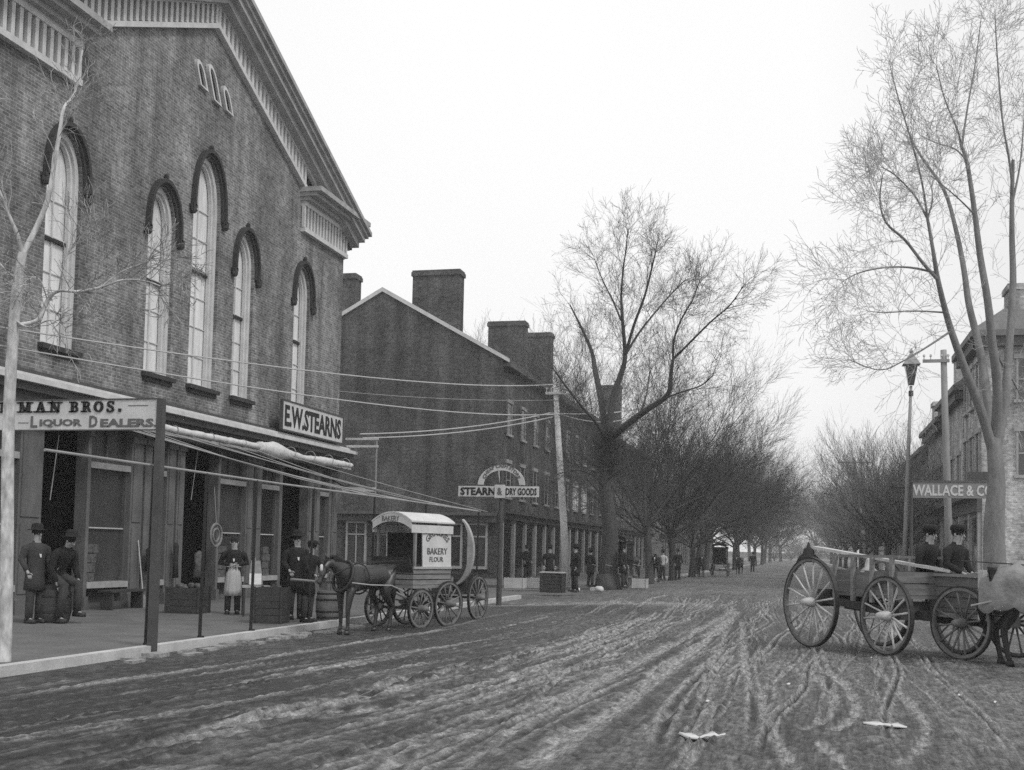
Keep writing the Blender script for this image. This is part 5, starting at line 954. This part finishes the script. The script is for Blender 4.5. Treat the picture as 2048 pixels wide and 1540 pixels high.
def limb(T, pts, r0, r1, n=9):
    P = smooth3(pts, 4); k = len(P); T.tube(P, [r0+(r1-r0)*(i/(k-1)) for i in range(k)], n, False); d = [(P[min(i+1,k-1)]-P[max(i-1,0)]).normalized() for i in range(k)]
    return P, [r0+(r1-r0)*(i/(k-1)) for i in range(k)], d
def smooth3(p, n):
    p = [Vector(q) for q in p]; out = []
    for i in range(len(p)-1):
        a, b, c, e = p[max(i-1,0)], p[i], p[i+1], p[min(i+2,len(p)-1)]
        for k in range(n): t = k/n; out.append(.5*((2*b)+(c-a)*t+(2*a-5*b+4*c-e)*t*t+(3*b-a-3*c+e)*t*t*t))
    out.append(p[-1]); return out
def sprout(T, C, P, rs, dirs, rd, start, L, r, lev, **k):
    n = len(P)
    for i in range(int(n*start), n):
        f = (i-n*start)/(n*(1-start)); m = 1 if rd.random() < .75 else 2
        for _ in range(m if i < n-1 else 3):
            a = dirs[i]; o = a.orthogonal().normalized(); o.rotate(Matrix.Rotation(rd.uniform(0,6.283),3,a)); g = rd.uniform(.35,.85)
            grow(T, C, P[i], a*math.cos(g)+o*math.sin(g), L*(1-.45*f)*rd.uniform(.7,1.15), min(r, rs[i]*.8), lev, rd, **k)
# --- big elm in front of the brick row
rd = random.Random(21); T, C = MB(), MB(); Y = 50.0
base = Vector((ony(1216,1178,Y).x, Y, .12)); q = lambda x, y, dy=0: ony(x, y, Y+dy)
tr = limb(T, [base-Vector((0,0,.2)), base+Vector((0,0,.5)), q(1220,1060), q(1209,960), q(1217,870)], .5, .2, 12); T.tube([base-Vector((0,0,.2)), base+Vector((0,0,.15)), base+Vector((0,0,.6))],[.7,.58,.5],12)
mains = [([q(1215,890),q(1202,800,.5),q(1190,740,1.5),q(1184,705,2),q(1165,660,2.6),q(1140,610,3)],.2,.05), ([q(1215,890),q(1225,800),q(1243,745),q(1250,712),q(1245,640),q(1242,590)],.26,.08),
 ([q(1250,712),q(1268,650,-.5),q(1290,590,-1),q(1305,530,-1.5),q(1312,500,-2)],.12,.04), ([q(1250,712),q(1275,670,.6),q(1310,625,1.4),q(1345,585,2),q(1370,560,2.4)],.10,.035), ([q(1242,640),q(1225,600,1),q(1205,560,1.6),q(1190,520,2)],.08,.03),
 ([q(1242,595),q(1246,540,-.6),q(1252,500,-1),q(1256,460,-1.4)],.075,.025), ([q(1216,880),q(1250,852,-1),q(1290,822,-2),q(1335,790,-2.8),q(1342,745,-3),q(1346,718,-3)],.2,.1),
 ([q(1346,718,-3),q(1348,680,-3.2),q(1362,640,-3.6),q(1385,600,-4),q(1400,560,-4)],.08,.03), ([q(1346,718,-3),q(1375,690,-3.4),q(1420,645,-4),q(1460,610,-4.5),q(1488,570,-5)],.09,.03),
 ([q(1320,800,-2.6),q(1360,785,-3.4),q(1400,772,-4.4),q(1425,752,-5)],.07,.03), ([q(1215,890),q(1195,850,-1.5),q(1165,815,-3),q(1130,770,-4.5),q(1105,735,-5.5)],.13,.04), ([q(1215,900),q(1235,870,2),q(1265,850,4),q(1290,800,5.5),q(1300,740,6.5)],.13,.04),
 ([q(1214,960),q(1240,940,-1.4),q(1280,925,-3),q(1320,930,-4)],.09,.03), ([q(1213,980),q(1185,950,-1),q(1150,940,-2),q(1110,950,-3)],.08,.03)]
for i, (pp_, r0, r1) in enumerate(mains):
    P, rs, ds = limb(T, pp_, (.17 if i in (0,1,6) else r0*.62), r1*.6, 8); low = i >= 12
    sprout(T, C, P, rs, ds, rd, .32, 1.55 if not low else 1.3, .012, 3, up=.08 if not low else -.05, spread=.8, jit=.22, cut=.02, minL=.3, dens=.7)
for i in range(170):                                 # burr of short dense shoots at the fork
    a = rd.uniform(0,6.28); grow(T, C, q(1218,rd.uniform(872,950)), Vector((math.cos(a),math.sin(a),rd.uniform(-.6,.7))), rd.uniform(.35,.7), .022, 2, rd, up=.1, cut=.001, dens=.9)
finish_tree('elm_tree', 'great bare elm with a dark forked trunk in front of the brick row', base, T, C, 'bark', 'twig')
# --- right tree, many upright stems over the corner block
rd = random.Random(5); T, C = MB(), MB(); Y = 30.0; q = lambda x, y, dy=0: ony(x, y, Y+dy)
base = Vector((q(1992,1175).x, Y, .3))
limb(T, [base-Vector((0,0,.2)), base+Vector((0,0,.5)), q(1988,1060), q(1993,960), q(1986,870)], .33, .16, 12); T.tube([base-Vector((0,0,.2)), base+Vector((0,0,.1)), base+Vector((0,0,.9))],[.46,.4,.31],12)
mains = [([q(1985,900),q(1965,830,-.4),q(1938,760,-.8),q(1912,690,-1.2),q(1893,630,-1.5),q(1876,560,-1.8),q(1866,500,-2),q(1855,437,-2)],.15,.05),
 ([q(1985,890),q(1975,800,.5),q(1960,700,1),q(1938,610,1.2),q(1928,540,1.4),q(1912,460,1.6),q(1888,380,1.6),q(1840,310,1.6),q(1815,260,1.6)],.13,.03),
 ([q(1990,880),q(1995,780,-.5),q(1985,690,-.8),q(1975,600,-1),q(1960,510,-1),q(1950,430,-1),q(1935,330,-1),q(1922,290,-1)],.16,.06),
 ([q(1992,900),q(2010,800,.4),q(2018,700,.7),q(2026,570,1),q(2024,480,1),q(2024,400,1),q(2026,320,1)],.17,.07),
 ([q(1876,560,-1.8),q(1845,525,-2.3),q(1810,480,-2.8),q(1772,445,-3.2),q(1760,400,-3.4),q(1765,350,-3.5)],.07,.02), ([q(1870,545,-1.8),q(1820,535,-2.4),q(1770,535,-3),q(1720,545,-3.4),q(1690,560,-3.6)],.05,.015),
 ([q(1855,437,-2),q(1835,400,-2),q(1820,380,-2.1),q(1790,350,-2.3),q(1765,335,-2.4)],.045,.02), ([q(1855,437,-2),q(1865,400,-2),q(1862,370,-2)],.035,.015),([q(1855,437,-2),q(1845,370,-2.2),q(1825,290,-2.5),q(1795,190,-3),q(1780,130,-3)],.045,.015),
 ([q(1922,290,-1),q(1915,260,-1.2),q(1890,200,-1.6),q(1872,130,-2)],.045,.015),([q(1924,290,-1),q(1936,210,-.8),q(1950,130,-.6),q(1962,40,-.4)],.045,.015),([q(1932,320,-1),q(1910,298,-1.5),q(1870,285,-2),q(1840,270,-2.4)],.035,.012),
 ([q(2026,400,1),q(2020,330,.8),q(2005,240,.6),q(1995,120,.4),q(1990,30,.2)],.055,.02),([q(2026,400,1),q(2040,330,1.2),q(2048,240,1.4)],.05,.02),([q(1905,660,-1.3),q(1860,690,-2),q(1810,720,-2.6),q(1760,740,-3.2),q(1700,720,-3.6)],.045,.012),
 ([q(1890,625,-1.5),q(1830,622,-2.2),q(1770,625,-2.8),q(1735,622,-3)],.04,.012),([q(1990,700,-.6),q(2005,730,.5),q(2025,760,1.5),q(2045,800,2)],.05,.02),([q(1950,430,-1),q(1920,400,-1.4),q(1885,370,-2),q(1860,350,-2.4)],.035,.012)]
for i, (pp_, r0, r1) in enumerate(mains):
    P, rs, ds = limb(T, pp_, (.125 if i < 4 else r0*.62), r1*.6, 8)
    sprout(T, C, P, rs, ds, rd, .5 if i < 4 else .3, 1.15 if i > 3 else .7, .0065, 3 if i > 3 else 2, up=.02, spread=.8, jit=.25, cut=.012, minL=.25, dens=.55)
finish_tree('street_tree', 'tall bare tree of many upright stems in front of the grey corner block', base, T, C, mat('haze_paled_trunk', .2, .9, .4, 3, bump=.01, bscale=12, stretch=(1,1,.4), fine=.2), 'twigr')  # trunk and crown colours paled to imitate haze
# --- sapling at the near left
rd = random.Random(9); T, C = MB(), MB(); Y = 12.75; q = lambda x, y, dy=0: ony(x, y, Y+dy)
base = Vector((q(8,1310).x, Y, .12))
limb(T, [base-Vector((0,0,.3)), base+Vector((0,0,.3)), q(14,1100), q(17,850), q(27,660), q(36,560), q(45,505)], .095, .055, 10)
for pp_, r0, r1 in [([q(45,508),q(70,460,.1),q(95,400,.15),q(108,330,.2),q(120,260,.2),q(128,215,.25),q(150,185,.4),q(165,100,.5)],.04,.014),([q(45,508),q(35,470,-.1),q(18,430,-.2),q(0,385,-.3),q(-25,330,-.4)],.03,.014),([q(32,650),q(75,640,.1),q(95,600,.2),q(118,582,.2),q(155,583,.2),q(200,575,.3),q(245,560,.4),q(290,562,.5),q(320,572,.6)],.028,.009),
 ([q(36,560),q(10,540,-.2),q(-20,500,-.3)],.02,.01),([q(30,640),q(60,655,-.1),q(100,640,-.2),q(130,655,-.3)],.014,.005),([q(118,582,.2),q(125,540,.1),q(140,500,.1),q(160,470,0)],.012,.005),([q(200,575,.3),q(240,545,.5),q(275,530,.7),q(330,510,.9)],.01,.004),([q(95,600,.2),q(80,560,0),q(60,555,-.1),q(40,575,-.3)],.01,.004)]:
    P, rs, ds = limb(T, pp_, r0, r1, 7); sprout(T, C, P, rs, ds, rd, .45, .55, .006, 2, up=.05, spread=.8, jit=.3, cut=.009, minL=.12, dens=.45)
finish_tree('sapling', 'slender pale sapling at the kerb beside the liquor sign at the left edge', base, T, C, mat('sapling_bark', .5, .9, .45, 5, bump=.01, bscale=20, stretch=(1,1,.4), fine=.3, fscale=14), 'barkpale')
# --- rows of bare street trees fading down both sides: four forms, copied
forms = []
def street_tree_form(seed, H, fork, r, spread, label, loc, up=.1, lev=5, dens=.68, cmat='twigfar'):
    rd = random.Random(seed); T, C = MB(), MB(); b = Vector(loc)
    top = b+Vector((rd.uniform(-.2,.2), rd.uniform(-.2,.2), fork)); T.tube([b-Vector((0,0,.3)), b+Vector((0,0,.4)), b.lerp(top,.5)+Vector((.05,0,0)), top],[r*1.5,r*1.1,r,r*.85],9,False)
    for i in range(9):
        a = 2*math.pi*(i+rd.uniform(-.3,.3))/9; g = rd.uniform(.25,.95)*spread; grow(T, C, top-Vector((0,0,rd.uniform(0,fork*.25))), (math.sin(g)*math.cos(a), math.sin(g)*math.sin(a), math.cos(g)), (H-fork)*rd.uniform(.42,.58), r*.38, lev, rd, up=up, spread=.62, jit=.15, cut=.04, minL=.4, dens=dens)
    return finish_tree('street_tree', label, loc, T, C, 'bark', cmat, 'bare street trees receding down the street')
LX = -8.3
def gp(x, Y): v = ony(x, 1110, Y); return v.x
F1 = street_tree_form(31, 11.5, 3.0, .2, 1.3, 'bushy bare tree on the left kerb, first beyond the great elm', (-7.9, 60, .12))
F2 = street_tree_form(32, 10.6, 2.8, .22, 1.3, 'bare tree with a leaning fork on the left kerb above the far horses', (-7.8, 70, .12))
F3 = street_tree_form(33, 10.4, 2.3, .2, 1.4, 'wide spreading bare tree on the left kerb beside the far carriage', (-7.8, 82, .12))
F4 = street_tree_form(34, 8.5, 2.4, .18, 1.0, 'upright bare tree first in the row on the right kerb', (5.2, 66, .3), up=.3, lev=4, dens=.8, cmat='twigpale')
ords = ['second','third','fourth','fifth','sixth','seventh','eighth','ninth','tenth']
rd = random.Random(3); Fs = [F1, F2, F3]
for i, (y, s_) in enumerate([(95,1.0),(108,1.05),(122,1.0),(138,1.1),(156,1.1),(176,1.15),(200,1.2),(228,1.3),(260,1.4)]):
    dup(Fs[i%3], (-7.8+rd.uniform(-1.4,1.0), y+rd.uniform(-4,4), .12), rd.uniform(0,6), 'bare tree on the left kerb, %s beyond the far carriage towards the haze' % ords[i], (s_*rd.uniform(.9,1.15), s_*rd.uniform(.9,1.15), s_*rd.uniform(.9,1.2)))
for i, (y, s_) in enumerate([(76,.95),(88,1.0),(100,.95),(114,1.05),(130,1.05),(150,1.1),(172,1.15),(200,1.2),(232,1.3)]):
    dup(F4, (4.9+rd.uniform(-.3,.3), y, .3), rd.uniform(0,6), 'bare tree on the right kerb, %s in the row from the corner block' % ords[i], (s_*rd.uniform(.9,1.2), s_*rd.uniform(.9,1.2), s_*rd.uniform(.85,1.1)))
for i, (x, y, s_, lb) in enumerate([(-21,92,1.5,'bare tree top showing behind the roof of the gabled brick row'),(-25,78,1.45,'bare tree behind the twin chimneys of the brick row'),(-6.2,300,1.7,'hazy bare tree closing the left side of the street'),(2.5,320,1.7,'hazy bare tree closing the right side of the street'),(-13,280,1.8,'faint bare tree behind the last left trees'),(14,290,1.8,'faint bare tree behind the last right houses')]):
    dup(Fs[i%3], (x, y, .1), i*1.3, lb, s_)

for x, y, sc_, lb in [(-9,345,(1.5,1.5,1.0),'leftmost of the faint low trees closing the end of the street'),(-4.5,372,(1.7,1.7,1.05),'second from the left of the faint low trees closing the end of the street'),(-.5,350,(1.5,1.5,.9),'third from the left of the faint low trees closing the end of the street'),(3.5,380,(1.7,1.7,1.0),'fourth from the left of the faint low trees closing the end of the street'),(7.5,355,(1.5,1.5,.95),'fifth from the left of the faint low trees closing the end of the street'),(12,375,(1.7,1.7,1.1),'rightmost of the faint low trees closing the end of the street')]:
    dup(F4, (x, y, -1.6), x*.7, lb, sc_)
# ================================================================== HAZE
hz = MB().box(-420, 420, -60, 420, -2.0, 24.0).build('haze', None); hz['kind'] = 'stuff'; hz['label'] = 'thin smoky winter haze filling the street'; hz['category'] = 'haze'
hm_ = bpy.data.materials.new('haze_air'); hm_.use_nodes = True; t = hm_.node_tree; t.nodes.clear(); v = t.nodes.new('ShaderNodeVolumePrincipled'); oo = t.nodes.new('ShaderNodeOutputMaterial')
v.inputs['Density'].default_value = .0010; v.inputs['Color'].default_value = (.93,.93,.93,1); v.inputs['Anisotropy'].default_value = .3; t.links.new(v.outputs[0], oo.inputs['Volume']); hz.data.materials.append(hm_)
